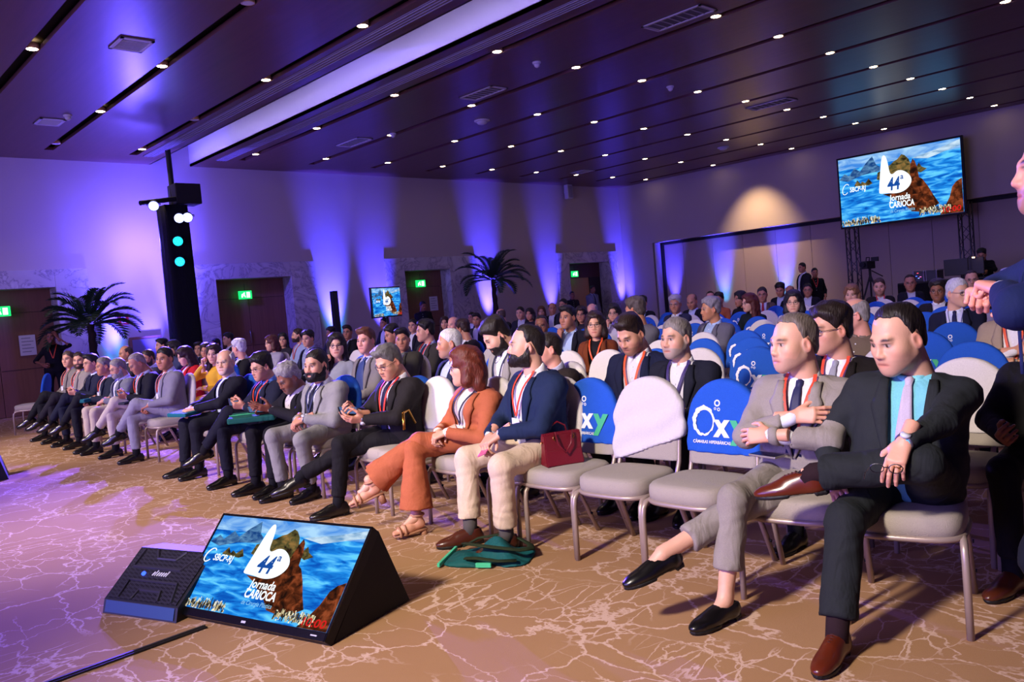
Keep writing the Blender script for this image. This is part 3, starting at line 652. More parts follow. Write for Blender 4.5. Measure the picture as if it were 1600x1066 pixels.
    if not nolegs and shoe:
        sh_h=.006 if lod==0 else .010
        for s in (-1,1):
            d=np.array(lg[4 if s>0 else 5][0],float); ad=nrm(AN[s]-KN[s]); up=-ad if abs(np.dot(nrm(d),ad))<.8 else np.array((0,0,1.))
            if abs(d[2])<.12 and AN[s][2]<.14: up=np.array((0,0,1.))
            M=frame(d,up); 
            if sock: MB().tube([AN[s]-ad*(hem+.07),AN[s]-ad*.03,AN[s]+M[:,1]*.005-M[:,2]*.025],[.047,.0435,.043],12).build('sock',fabric(sock,.9,folds=.1),root,True)
            if shoe[0]=='sandal':
                ft=Field((-.06,-.09,-.1),(.06,.22,.06),.005); ft.cap((0,0,.03),(0,-.01,-.03),.033,.032,.01); ft.cap((0,-.025,-.05),(0,.08,-.062),.028,.030,.02); ft.cap((0,.06,-.06),(0,.12,-.07),.032,.026,.02)
                for i,(x,l) in enumerate(((-.026,.05),(-.011,.05),(.003,.046),(.016,.04),(.028,.032))): ft.cap((x*.8,.12,-.072),(x,.12+l,-.075),.0105,.0085,.004)
                P,Q=ft.mesh(); sn=mesh_obj('foot',xf(P,M,AN[s]),Q,skin_mat(),root,True,col=np.tile(sk*np.array([1,.9,.88]),(len(P),1)))
                mt=plain('sandal_'+shoe[1],shoe[1],.5); b=MB(); tr=lambda p:AN[s]+M@np.array(p)
                b.tube([tr((0,-.06,-.085)),tr((0,.0,-.088)),tr((0,.08,-.094)),tr((0,.17,-.094))],[.030,.032,.040,.026],12,flat=.3); b.tube([tr((0,-.035,-.085)),tr((0,-.04,-.155))],[.026,.022],10)
                snd=b.build('sandal',mt,root,True)
                for y0,z0 in ((.12,-.052),(.085,-.04),(.0,.0)):
                    q=MB(); q.tube([tr((.042*math.cos(a),y0+(.01 if y0 else -.012*math.cos(2*a)),z0-.04+.048*math.sin(a) if y0 else .012+.0*a)) if y0 else tr((.04*math.cos(a),-.005+.042*math.sin(a),.015)) for a in (np.linspace(-.2,math.pi+.2,12) if y0 else np.linspace(0,2*math.pi,16)[:-1])],.008,6,closed=not y0); q.build('strap',mt,snd,True)
                continue
            (P,Q),(P2,Q2)=shoe_mesh(shoe[0],sh_h); 
            if s<0: pass
            so=mesh_obj('shoe',xf(P,M,AN[s]),Q,plain('leather_'+shoe[1],shoe[1],.28,spec=.6),root,True); mesh_obj('sole',xf(P2,M,AN[s]),Q2,plain('sole_'+(shoe[2] if len(shoe)>2 else '#080606'),shoe[2] if len(shoe)>2 else '#080606',.6),so,True)
            tr=lambda p:AN[s]+M@np.array(p)
            if lod==0 and shoe[0]=='oxford':
                b=MB()
                for y0 in (.035,.05,.065,.08): zz=np.interp(y0,[.03,.08],[.012,-.002]); b.tube([tr((-.016,y0,zz-.002)),tr((0,y0+.003,zz+.005)),tr((.016,y0,zz-.002))],.0028,5)
                b.build('laces',plain('laces_'+shoe[1],tuple(c*.5 for c in hexc(shoe[1])),.7),so)
            if lod==0 and shoe[0]=='loafer':
                b=MB(); b.tube([tr((-.026,.075,-.034)),tr((0,.08,-.018)),tr((.026,.075,-.034))],.004,6)
                for x in (-.013,.013): b.tube([tr((x+.009*math.cos(a),.083+.009*math.sin(a),-.016)) for a in np.linspace(0,2*math.pi,11)[:-1]],.0026,5,closed=True)
                b.build('horsebit_buckle',plain('buckle_gold','#d8b878',.2,1),so,True)
    J=dict(ar=ar,root=root,HC=HC,Rh=Rh,WR=WR,EL=EL,KN=KN,AN=AN,T=T,NB=NB,toW=lambda p:np.array(p)@Rw.T+np.array((loc[0],loc[1],0)))
    if extra and 'watch' in extra:
        s=extra['watch']; wd=nrm(WR[s]-EL[s]); c=WR[s]-wd*.0; b=MB(); M=frame(wd,ar[6][0 if s>0 else 1])
        b.tube([c+M@np.array((.031*math.cos(a),.0,.027*math.sin(a))) for a in np.linspace(0,2*math.pi,17)[:-1]],.007,6,closed=True)
        wt=b.build('watch',plain('watch_strap',extra.get('strap','#8f8f98'),.3,.9),root,True); MB().tube([c+M@np.array((0,0,.026)),c+M@np.array((0,0,.038))],.019,14).build('dial',plain('watch_dial','#c9ced6',.25),wt,True)
    if extra and 'ring' in extra:
        s=extra['ring']; M=frame(ar[5][0 if s>0 else 1],ar[6][0 if s>0 else 1])
        c=np.array((.0105*(1 if s>0 else -1),.105,-.012)); MB().tube([WR[s]+M@(c+np.array((.0105*math.cos(a),.002*math.sin(a),.0105*math.sin(a)))) for a in np.linspace(0,2*math.pi,13)[:-1]],.0022,5,closed=True).build('ring',plain('gold_ring','#d9b26a',.2,1),root,True)
    tag(root,label,'person',group)
    return J
# ------------------------------------------------------------------ room
XB=23.55; YD=18.78; XS=-7.0; YN=-6.0
def carpet_mat():
    mm,t,b=nt('carpet'); N=t.nodes; L=t.links; b.inputs['Roughness'].default_value=.95; b.inputs['Specular IOR Level'].default_value=.15
    tc=N.new('ShaderNodeTexCoord')
    def noise(scale,detail=3,rough=.5):
        n=N.new('ShaderNodeTexNoise'); n.inputs['Scale'].default_value=scale; n.inputs['Detail'].default_value=detail; n.inputs['Roughness'].default_value=rough; return n
    def math_(op,a,b_=None,clamp=False):
        m=N.new('ShaderNodeMath'); m.operation=op; m.use_clamp=clamp
        for i,q in enumerate((a,b_)):
            if q is None: continue
            if hasattr(q,'links'): L.new(q,m.inputs[i])
            else: m.inputs[i].default_value=q
        return m.outputs[0]
    lines=[]
    for sc_,rot,stretch,wd,amp,off in ((2.6,.3,(1.0,.75,1),.020,.10,(0,0,0)),(4.0,1.0,(1.2,.6,1),.022,.08,(7,3,0)),(7.5,-.5,(.55,1.25,1),.032,.05,(2,9,0))):
        mp=N.new('ShaderNodeMapping'); mp.inputs['Rotation'].default_value=(0,0,rot); mp.inputs['Scale'].default_value=stretch; mp.inputs['Location'].default_value=off
        L.new(tc.outputs['Object'],mp.inputs['Vector'])
        nz=noise(6,5,.6); L.new(mp.outputs['Vector'],nz.inputs['Vector'])
        s1=N.new('ShaderNodeVectorMath'); s1.operation='SUBTRACT'; s1.inputs[1].default_value=(.5,.5,.5); L.new(nz.outputs['Color'],s1.inputs[0])
        s2=N.new('ShaderNodeVectorMath'); s2.operation='SCALE'; s2.inputs['Scale'].default_value=amp*2.2; L.new(s1.outputs[0],s2.inputs[0])
        ad=N.new('ShaderNodeVectorMath'); ad.operation='ADD'; L.new(mp.outputs['Vector'],ad.inputs[0]); L.new(s2.outputs[0],ad.inputs[1])
        vo=N.new('ShaderNodeTexVoronoi'); vo.feature='DISTANCE_TO_EDGE'; vo.inputs['Scale'].default_value=sc_; L.new(ad.outputs[0],vo.inputs['Vector'])
        nw=noise(2.3,2); L.new(mp.outputs['Vector'],nw.inputs['Vector'])
        ww=math_('MULTIPLY',nw.outputs['Fac'],wd*2.0)
        lines.append((math_('SMOOTH_MIN',1,1),vo,ww,mp))
    outs=[]
    for k,(_,vo,ww,mp) in enumerate(lines):
        d=math_('SUBTRACT',ww,vo.outputs['Distance']); m=math_('MULTIPLY',d,70.0,True)
        if k>0:
            nm=noise(.9 if k==1 else 1.3,1); L.new(tc.outputs['Object'],nm.inputs['Vector'])
            q=math_('MULTIPLY',math_('SUBTRACT',nm.outputs['Fac'],.47 if k==1 else .5),14.0,True); m=math_('MULTIPLY',m,q)
        outs.append(m)
    mk=math_('MAXIMUM',math_('MAXIMUM',outs[0],outs[1]),outs[2])
    base=N.new('ShaderNodeMix'); base.data_type='RGBA'; base.inputs['A'].default_value=(*hexc('#9c744f'),1); base.inputs['B'].default_value=(*hexc('#ab8763'),1)
    nb=noise(1.2,4); L.new(tc.outputs['Object'],nb.inputs['Vector']); L.new(nb.outputs['Fac'],base.inputs['Factor'])
    mx=N.new('ShaderNodeMix'); mx.data_type='RGBA'; mx.inputs['B'].default_value=(*hexc('#d3b4a2'),1); L.new(base.outputs['Result'],mx.inputs['A']); L.new(math_('MULTIPLY',mk,.85),mx.inputs['Factor'])
    fz=noise(400,1); L.new(tc.outputs['Object'],fz.inputs['Vector']); hv=N.new('ShaderNodeMix'); hv.data_type='RGBA'; hv.blend_type='MULTIPLY'; hv.inputs['Factor'].default_value=.35; L.new(mx.outputs['Result'],hv.inputs['A']); L.new(fz.outputs['Fac'],hv.inputs['B'])
    br=N.new('ShaderNodeMix'); br.data_type='RGBA'; br.blend_type='MULTIPLY'; br.inputs['Factor'].default_value=1; L.new(hv.outputs['Result'],br.inputs['A']); br.inputs['B'].default_value=(1.2,1.2,1.2,1)
    L.new(br.outputs['Result'],b.inputs['Base Color'])
    bp=N.new('ShaderNodeBump'); bp.inputs['Strength'].default_value=.4; bp.inputs['Distance'].default_value=.004; L.new(fz.outputs['Fac'],bp.inputs['Height']); L.new(bp.outputs['Normal'],b.inputs['Normal'])
    return mm
def wood_mat(name,c1,c2,axis='Z',rough=.45,scale=1.0):
    mm,t,b=nt(name); N=t.nodes; L=t.links; b.inputs['Roughness'].default_value=rough; b.inputs['Specular IOR Level'].default_value=.35
    tc=N.new('ShaderNodeTexCoord'); mp=N.new('ShaderNodeMapping'); s=[14*scale]*3; s['XYZ'.index(axis)]=.7*scale; mp.inputs['Scale'].default_value=s
    no=N.new('ShaderNodeTexNoise'); no.inputs['Scale'].default_value=2; no.inputs['Detail'].default_value=5; no.inputs['Distortion'].default_value=.4
    L.new(tc.outputs['Object'],mp.inputs['Vector']); L.new(mp.outputs['Vector'],no.inputs['Vector'])
    cr=N.new('ShaderNodeMix'); cr.data_type='RGBA'; cr.inputs['A'].default_value=(*hexc(c1),1); cr.inputs['B'].default_value=(*hexc(c2),1)
    L.new(no.outputs['Fac'],cr.inputs['Factor']); L.new(cr.outputs['Result'],b.inputs['Base Color']); return mm
def marble_mat():
    mm,t,b=nt('marble'); N=t.nodes; L=t.links; b.inputs['Roughness'].default_value=.35
    tc=N.new('ShaderNodeTexCoord'); no=N.new('ShaderNodeTexNoise'); no.inputs['Scale'].default_value=1.6; no.inputs['Detail'].default_value=8; no.inputs['Roughness'].default_value=.62; no.inputs['Distortion'].default_value=1.5
    L.new(tc.outputs['Object'],no.inputs['Vector']); r=N.new('ShaderNodeValToRGB'); e=r.color_ramp.elements
    e[0].position=.38; e[0].color=(*hexc('#b9b2b4'),1); e[1].position=.62; e[1].color=(*hexc('#c9c4c6'),1)
    for p,c in ((.48,'#b4acb0'),(.505,'#8a838c'),(.53,'#b8b1b5')): q=r.color_ramp.elements.new(p); q.color=(*hexc(c),1)
    L.new(no.outputs['Fac'],r.inputs['Fac']); L.new(r.outputs['Color'],b.inputs['Base Color']); return mm
M_carpet=carpet_mat(); M_wall=plain('wall_cloth','#b3a6a0',.9,bump=.25,bscale=160,var=.06); M_marble=marble_mat()
M_wood=wood_mat('ceiling_veneer','#523631','#6f4b44','Y',.33,.5); M_door=wood_mat('door_veneer','#6e4a38','#8a6048','Z',.45); M_black=plain('matte_black','#08080a',.7); M_white=plain('white_paint','#c8c4c8',.6)
struct(MB().box((XS,YN,-.2),(XB+1.2,YD+1.4,0)).build('floor',M_carpet),'beige patterned carpet with pale crackle veins')
# ceiling: black void plate with wood veneer panels hung below it, slots between them
SLOT=[6.893+1.7898*k for k in range(1,10)]; TSLOT=[-1.6,-.05,1.5,3.05,4.70,6.30]; SW=.17; YE=17.85
RX0,RX1=6.98,7.88
cl=struct(MB().box((XS,YN,CEIL+.12),(RX0-.03,YD+1.2,CEIL+.3)).box((RX1+.03,YN,CEIL+.12),(XB+1.2,YD+1.2,CEIL+.3)).box((RX0-.3,YN,CEIL+1.1),(RX1+.3,YD+1.2,CEIL+1.25)).build('ceiling',plain('slot_black','#050506',.8)))
def panel(x0,x1,y0,y1): MB().box((x0,y0,CEIL),(x1,y1,CEIL+.06)).build('ceiling_panel',M_wood,cl)
edges=[XS]+sum([[s-SW/2,s+SW/2] for s in TSLOT],[])+[RX0]
for i in range(0,len(edges),2): panel(edges[i],edges[i+1],YN,YE)
panel(XS,RX0,YE,YD)
edges=[RX1]+sum([[s-SW/2,s+SW/2] for s in SLOT],[])+[XB+.02]
for i in range(0,len(edges),2): panel(edges[i],edges[i+1],YN,YE-.08)
panel(RX1,XB,YE-.08,YD)
MB().box((RX1,YN,CEIL+.0),(RX1+.03,YD+.1,CEIL+1.1)).build('cove_face',plain('cove_paint','#c9c2c8',.8),cl)
MB().box((RX0-.03,YN,CEIL+.0),(RX0,YD+.1,CEIL+1.1)).build('cove_face',plain('cove_paint','#c9c2c8',.8),cl)
# walls
w=MB(); doors=[(2.62,4.79),(8.17,10.17),(13.66,15.34),(20.54,22.68)]; marb=[(2.05,5.41),(7.71,10.85),(13.04,16.39),(19.99,23.17)]; DH=2.62; MH=2.97
xs=XS
for a,b in doors: w.box((xs,YD,0),(a,YD+.5,DH)); xs=b
w.box((xs,YD,0),(XB+1.2,YD+.5,DH)); w.box((XS,YD,DH),(XB+1.2,YD+.5,CEIL+1.2)); struct(w.build('wall_left',M_wall),'pale fabric covered long wall washed with blue light')
w=MB(); RY=17.42; RT=3.1
w.box((XB,YN,RT),(XB+.65,YD,CEIL+.1)).box((XB,RY,0),(XB+.65,YD,RT)); struct(w.build('wall_back',M_wall),'beige rear wall above a long recess of folding panels')
struct(MB().box((XB+.65,YN,0),(XB+.8,YD,CEIL)).build('wall_rear',M_wall))
struct(MB().box((XS-.2,YN,0),(XS,YD+.5,CEIL+.1)).build('wall_stage',plain('stage_drape','#1a1822',.9)))
struct(MB().box((XS,YN-.2,0),(XB+.8,YN,CEIL+.1)).build('wall_right',M_wall))
pw=struct(empty('trim_1'),'folding wall panels and dark track inside the rear recess')
M_panel=plain('panel_cloth','#a8988e',.9,bump=.3,bscale=180,var=.05)
for i in range(21):
    y1=17.66-.06-1.165*i; MB().box((XB+.42,y1-1.155,.02),(XB+.5,y1,RT-.1),.006).build('wall_panel',M_panel,pw)
MB().box((XB+.30,YN,RT-.1),(XB+.6,RY,RT)).build('track',M_black,pw); MB().box((XB+.02,RY-.11,0),(XB+.40,RY-.06,RT-.02)).build('jamb',M_white,pw); MB().box((XB+.30,RY-.19,0),(XB+.42,RY-.11,RT-.02)).build('jamb_shadow_gap',M_black,pw)
for i,((a,b),(c,d)) in enumerate(zip(doors,marb)):
    dr=struct(empty('door_%d'%(i+1),(0,0,0)),'veneered double door set deep in a grey marble surround'); rd=.42
    for n,lo,hi in (('marble_jamb',(c,YD-.05,0),(a+.02,YD+rd,MH)),('marble_jamb',(b-.02,YD-.05,0),(d,YD+rd,MH)),('marble_lintel',(a+.02,YD-.05,DH-.02),(b-.02,YD+rd,MH))): MB().box(lo,hi,.01).build(n,M_marble,dr)
    mid=(a+b)/2
    if i<3:
        MB().box((a,YD+rd,2.14),(b,YD+rd+.06,DH)).build('transom_panel',M_door,dr)
        for x0,x1 in ((a,mid-.005),(mid+.005,b)):
            lf=MB().box((x0,YD+rd,.01),(x1,YD+rd+.06,2.13),.004).build('door_leaf',M_door,dr)
            for z in (.95,): MB().box((x0+.02,YD+rd-.005,z),(x1-.02,YD+rd,z+.012)).build('groove',plain('door_groove','#2a1a12',.7),lf)
        MB().tube([(mid-.06,YD+rd-.01,1.02),(mid-.06,YD+rd-.05,1.02),(mid-.06,YD+rd-.05,1.32),(mid-.06,YD+rd-.01,1.32)],.012,8).build('door_handle',plain('steel','#9a9aa0',.3,1),dr,True)
    else:
        MB().box((a,YD+rd,2.10),(b,YD+rd+.06,DH)).build('transom_panel',plain('dark_red_wood','#4a241e',.5),dr)
        lf=MB().box((a+.55,YD+rd+.06,.01),(a+1.55,YD+rd+.1,2.10),.004).build('door_leaf',wood_mat('maple_veneer','#b58850','#c89a60','Z'),dr)
        MB().box((a,YD+rd+.02,.01),(a+.55,YD+rd+.08,2.10)).build('door_leaf',plain('dark_red_wood','#4a241e',.5),dr); MB().box((a+1.55,YD+rd+.02,.01),(b,YD+rd+.08,2.10)).build('door_leaf',plain('dark_gap_sheet','#241614',.6),dr)  # sheet on the right paints the darkness of the open door gap
# linear air diffusers beside the cove, square vents, detectors
def diffuser(x0,x1,label):
    e=empty('air_diffuser',((x0+x1)/2,6,CEIL)); tag(e,label,'air vent','linear ceiling diffusers')
    MB().box((x0-(x0+x1)/2,-10,-.012),(x1-(x0+x1)/2,11.9,-.001)).build('frame',plain('diffuser_grey','#7d7884',.6),e)
    for k in range(4): xx=-(x1-x0)/2+.03+k*(x1-x0-.06)/3; MB().box((xx-.006,-9.98,-.022),(xx+.006,11.88,-.012)).build('slat',plain('diffuser_slat','#9a95a2',.6),e)
diffuser(6.52,6.76,'long grey slotted air diffuser left of the lit ceiling cove'); diffuser(8.12,8.36,'long grey slotted air diffuser right of the lit ceiling cove')
def vent(x,y,sx,sy,label):
    e=empty('ceiling_vent',(x,y,CEIL)); tag(e,label,'air vent','ceiling vents')
    MB().box((-sx/2,-sy/2,-.008),(sx/2,sy/2,-.001)).build('backing',plain('vent_back','#5a5660',.7),e)
    fr=MB()
    for lo,hi in (((-sx/2,-sy/2),(sx/2,-sy/2+.04)),((-sx/2,sy/2-.04),(sx/2,sy/2)),((-sx/2,-sy/2),(-sx/2+.04,sy/2)),((sx/2-.04,-sy/2),(sx/2,sy/2))): fr.box((*lo,-.02),(*hi,-.006))
    fr.build('frame',M_white,e)
    n=8
    for k in range(n): yy=-sy/2+.06+k*(sy-.12)/(n-1); MB().box((-sx/2+.04,yy-.006,-.018),(sx/2-.04,yy+.006,-.008)).build('slat',M_white,e)
vent(4.03,11.04,.42,.5,'square white ceiling vent nearest the camera at upper left'); vent(4.16,15.54,.4,.48,'small square white ceiling vent near the left door')
vent(9.99,6.63,.42,1.0,'largest rectangular ceiling vent at top centre of the dark ceiling'); vent(10.04,10.88,.4,.9,'pale rectangular ceiling vent above the middle rows'); vent(10.07,15.21,.4,.9,'pale rectangular vent near the long wall between two slots')
vent(16.62,8.85,.45,1.0,'dim rectangular vent in front of the projection screen'); vent(19.07,16.51,.5,.6,'far vent near the corner of the two walls')
for i,(x,y,l) in enumerate(((11.46,12.53,'white domed ceiling detector over the middle rows'),(20.32,12.35,'white ceiling projector bracket near the rear wall'),(9.61,9.09,'tiny blue lit detector beside the second slot'),(13.11,9.0,'flat small ceiling detector between two slots right of centre'),(4.3,15.0,'small flat plate beside the left square vent'),(10.4,14.2,'little round detector beside the vent near the long wall'))):
    r=.16 if i<2 else .07; e=empty('ceiling_detector',(x,y,CEIL)); tag(e,l,'detector','ceiling detectors')
    MB().lathe([(r,0),(r,-.02),(r*.9,-.03)],18).build('base',M_white,e); MB().lathe([(r*.75,-.03),(r*.6,-.07),(r*.25,-.09)],18).build('dome',M_white,e,True)
# recessed downlights in the slots
M_lamp=plain('lamp_glow','#ffffff',.5,emit='#ffe2b0',es=22); M_lampd=plain('lamp_dim','#ffffff',.5,emit='#ff9060',es=2.5); M_trim=plain('lamp_trim','#c9a878',.35,.6)
LY=[17.084-2.6892*k for k in range(0,8)]
def downlight(x,y,label,off=False,lit=False):
    e=empty('downlight',(x,y,CEIL+.02)); tag(e,label,'ceiling light','recessed downlights')
    MB().lathe([(.085,.06),(.085,-.012),(.07,-.014),(.066,.06)],20,cap=False).build('trim_ring',M_trim,e,True); MB().lathe([(.068,-.014),(.068,-.006)],20).build('lamp_face',M_white if off else M_lamp,e)
    if lit: light('downlight_beam','SPOT',(x,y,CEIL-.03),(x,y,0),DOWN_W,(1,.78,.52),.06,100,.9)
ords=['nearest the wall','second from the wall','third from the wall','fourth from the wall','fifth from the wall','sixth from the wall','seventh from the wall','eighth from the wall']
for k,x in enumerate(SLOT):
    for j,y in enumerate(LY[:6]):
        downlight(x,y,'warm downlight in the %s slot right of the cove, %s'%(['first','second','third','fourth','fifth','sixth','seventh','eighth','ninth'][k],ords[j]),lit=(k%3==0 and j%2==1))
for k,x in enumerate(TSLOT[3:]):
    for j,y in enumerate([17.3,14.6,11.8,9.05,6.3]):
        downlight(x,y,'warm downlight in the %s slot left of the cove, %s'%(['leftmost','middle','nearest'][k],ords[j]),off=(k,j) in((1,0),(2,1),(1,3)),lit=(j%2==0))
# ------------------------------------------------------------------ lettering
_TX={}
def text_geo(s,bold=0.0,shear=0.0):
    k=(s,bold,shear)
    if k not in _TX:
        cu=bpy.data.curves.new('lettering','FONT'); cu.body=s; cu.size=1; cu.offset=bold; cu.shear=shear; cu.resolution_u=3
        o=bpy.data.objects.new('lettering',cu); COL.objects.link(o); dg=bpy.context.evaluated_depsgraph_get(); me=o.evaluated_get(dg).to_mesh()
        v=np.array([tuple(p.co) for p in me.vertices]); f=[tuple(p.vertices) for p in me.polygons]; bpy.data.objects.remove(o); bpy.data.curves.remove(cu); v[:,0]-=v[:,0].min(); _TX[k]=(v,f)
    return _TX[k]
def text(name,s,mat,parent,org,right,up,height,width=None,bold=0.0,shear=0.0,off=.001):
    """flat lettering, lower left corner at org; height = cap height"""
    v,f=text_geo(s,bold,shear); right=nrm(right); up=nrm(up); n=np.cross(right,up); sy=height/.70; sx=width/v[:,0].max() if width else sy
    return mesh_obj(name,[np.array(org)+right*p[0]*sx+up*p[1]*sy+n*off for p in v],f,mat,parent)
def emis(name,c,s=1.0):
    if name in MATS: return MATS[name]
    mm=bpy.data.materials.new(name); mm.use_nodes=True; t=mm.node_tree; t.nodes.clear(); e=t.nodes.new('ShaderNodeEmission'); o=t.nodes.new('ShaderNodeOutputMaterial'); e.inputs[0].default_value=(*hexc(c),1); e.inputs[1].default_value=s; t.links.new(e.outputs[0],o.inputs[0]); MATS[name]=mm; return mm
def emis_noise(name,c1,c2,scale,s=1.0,stretch=(1,1,1),c3=None):
    if name in MATS: return MATS[name]
    mm=bpy.data.materials.new(name); mm.use_nodes=True; t=mm.node_tree; N=t.nodes; N.clear(); e=N.new('ShaderNodeEmission'); o=N.new('ShaderNodeOutputMaterial'); tc=N.new('ShaderNodeTexCoord'); mp=N.new('ShaderNodeMapping'); mp.inputs['Scale'].default_value=stretch
    no=N.new('ShaderNodeTexNoise'); no.inputs['Scale'].default_value=scale; no.inputs['Detail'].default_value=6; no.inputs['Distortion'].default_value=.6; r=N.new('ShaderNodeValToRGB'); r.color_ramp.elements[0].position=.36; r.color_ramp.elements[1].position=.66
    r.color_ramp.elements[0].color=(*hexc(c1),1); r.color_ramp.elements[1].color=(*hexc(c2),1)
    if c3: q=r.color_ramp.elements.new(.5); q.color=(*hexc(c3),1)
    L=t.links; L.new(tc.outputs['Object'],mp.inputs[0]); L.new(mp.outputs[0],no.inputs['Vector']); L.new(no.outputs['Fac'],r.inputs['Fac']); L.new(r.outputs['Color'],e.inputs[0]); e.inputs[1].default_value=s; L.new(e.outputs[0],o.inputs[0]); MATS[name]=mm; return mm
def picture(parent,org,right,up,w,h,sc_=1.0,fs=1.0):
    """the congress title slide shown on a display: lower left corner org"""
    right=nrm(right); up=nrm(up); n=np.cross(right,up); org=np.array(org,float); lay=[0]
    def pt(x,y,o): return org+right*(x*w)+up*(y*h)+n*o
    def poly(name,pts,mat):
        lay[0]+=1; mesh_obj(name,[pt(x,y,.0006*lay[0]*fs) for x,y in pts],[tuple(range(len(pts)))],mat,parent)
    S=str(sc_)
    poly('picture_sea',[(0,0),(1,0),(1,.86),(0,.86)],emis_noise('pic_sea'+S,'#0a50b0','#62c8f6',3.4,.95*sc_,(2.0/w,2.0/w,6/h),'#1c84dc'))
    poly('picture_sky',[(0,.84),(1,.86),(1,1),(0,1)],emis_noise('pic_sky'+S,'#3f86dc','#a8d4f4',3,.9*sc_,(2/w,2/w,4/h)))
    m1=emis_noise('pic_far'+S,'#16407e','#5f8fb8',6,.9*sc_,(3/w,3/w,4/h)); m2=emis_noise('pic_rock'+S,'#241610','#8a6a3a',6,.95*sc_,(3/w,3/w,3/h),'#4e4a2a'); m3=emis_noise('pic_brown'+S,'#20100c','#8c4426',7,.95*sc_,(3/w,3/w,2/h),'#502412')
    poly('picture_ridge',[(.0,.70),(.05,.78),(.09,.74),(.14,.84),(.19,.78),(.24,.88),(.30,.97),(.33,.84),(.36,.80),(.36,.74),(.20,.72),(.08,.66)],m1)
    poly('picture_coast',[(.62,.84),(.72,.87),(.82,.90),(1,.98),(1,.90),(.85,.84),(.75,.80)],emis_noise('pic_coast'+S,'#5f92c0','#c8e0f0',5,.9*sc_,(2/w,2/w,4/h)))
    poly('picture_island',[(.13,.58),(.16,.66),(.19,.60),(.20,.63),(.23,.60),(.26,.66),(.29,.58),(.26,.56),(.18,.57)],m2)
    poly('picture_island',[(.64,.66),(.68,.76),(.70,.70),(.74,.66),(.69,.62)],m2)
    poly('picture_mountain',[(.33,.62),(.34,.72),(.40,.76),(.45,.80),(.48,.84),(.51,.86),(.545,.92),(.57,.90),(.60,.84),(.63,.70),(.62,.60),(.50,.58),(.40,.58)],m2)
    poly('picture_sugarloaf',[(.37,.40),(.44,.34),(.50,.26),(.56,.18),(.60,.10),(.72,.06),(.82,.16),(.78,.28),(.74,.42),(.70,.53),(.675,.56),(.665,.70),(.65,.79),(.632,.83),(.615,.76),(.605,.64),(.60,.50),(.50,.39)],m3)
    poly('picture_sugarloaf',[(.82,.0),(.86,.10),(.90,.22),(.925,.36),(.955,.42),(1,.46),(1,.0)],m3)
    rnd=random.Random(4); b=[[],[],[]]
    for i in range(420):
        x=rnd.choice([rnd.uniform(0,.34),rnd.uniform(.66,.9)]); y=rnd.uniform(0,.06) if x<.34 else rnd.uniform(.02,.10); hh=rnd.uniform(.015,.06)*(1.3 if x<.34 else .9)*(1-.5*abs(x-.2)/.2 if x<.34 else 1); ww=rnd.uniform(.003,.008); b[i%3].append((x,y,ww,hh))
    lay[0]+=1
    for k,c in enumerate(('#f2ecc8','#b7a57a','#2c2a28')):
        v=[];f=[]
        for x,y,ww,hh in b[k]:
            q=len(v); v+=[pt(x,y,.0006*lay[0]*fs),pt(x+ww,y,.0006*lay[0]*fs),pt(x+ww,y+hh,.0006*lay[0]*fs),pt(x,y+hh,.0006*lay[0]*fs)]; f.append((q,q+1,q+2,q+3))
        o=mesh_obj('picture_city',v,f,emis('pic_city%d'%k+S,c,.95*sc_),parent); o['kind']='stuff'; lay[0]+=1
    wp=[(.400,.95),(.388,.93),(.375,.84),(.360,.64),(.345,.44),(.350,.41),(.39,.405),(.43,.40),(.47,.385),(.52,.385),(.565,.41),(.60,.46),(.62,.53),(.61,.60),(.58,.66),(.54,.70),(.50,.70),(.475,.665),(.455,.66),(.442,.70),(.436,.80),(.425,.90),(.412,.945)]
    for _ in range(2): wp=[q for a_,b_ in zip(wp,wp[1:]+wp[:1]) for q in ((a_[0]*.75+b_[0]*.25,a_[1]*.75+b_[1]*.25),(a_[0]*.25+b_[0]*.75,a_[1]*.25+b_[1]*.75))]
    poly('picture_emblem',wp,emis('pic_white'+S,'#f0faff',1.0*sc_)); W=emis('pic_white'+S,'#f0faff',1.0*sc_)
    o=lay[0]*.0006*fs+.0008*fs; a=n*0
    text('picture_text','44',emis('pic_ink'+S,'#174a9c',.9*sc_),parent,pt(.418,.44,0),right,up,h*.175,w*.105,.025,.15,o); text('picture_text','a',emis('pic_ink'+S,'#174a9c',.9*sc_),parent,pt(.528,.575,0),right,up,h*.075,w*.026,.02,.1,o)
    text('picture_text','Jornada',W,parent,pt(.425,.285,0),right,up,h*.085,w*.175,.02,.12,o); text('picture_text','CARIOCA',W,parent,pt(.425,.185,0),right,up,h*.085,w*.205,.03,.08,o)
    text('picture_text','de Cirurgia Pl\u00e1stica',emis('pic_pale'+S,'#8fd0f4',.9*sc_),parent,pt(.43,.115,0),right,up,h*.045,w*.20,0,.1,o)
    text('picture_text','SBCP-RJ',W,parent,pt(.095,.50,0),right,up,h*.07,w*.14,.02,.1,o)
    cu=MB().tube([pt(.06+.028*math.cos(t)+.012*math.sin(t),.55+.075*math.sin(t),o) for t in np.linspace(.8,5.6,18)],w*.0028,4); cu.build('picture_mark',W,parent)
    text('picture_text','10:00',emis('pic_red'+S,'#d02020',.9*sc_),parent,pt(.845,.025,0),right,up,h*.075,w*.14,.015,.1,o)
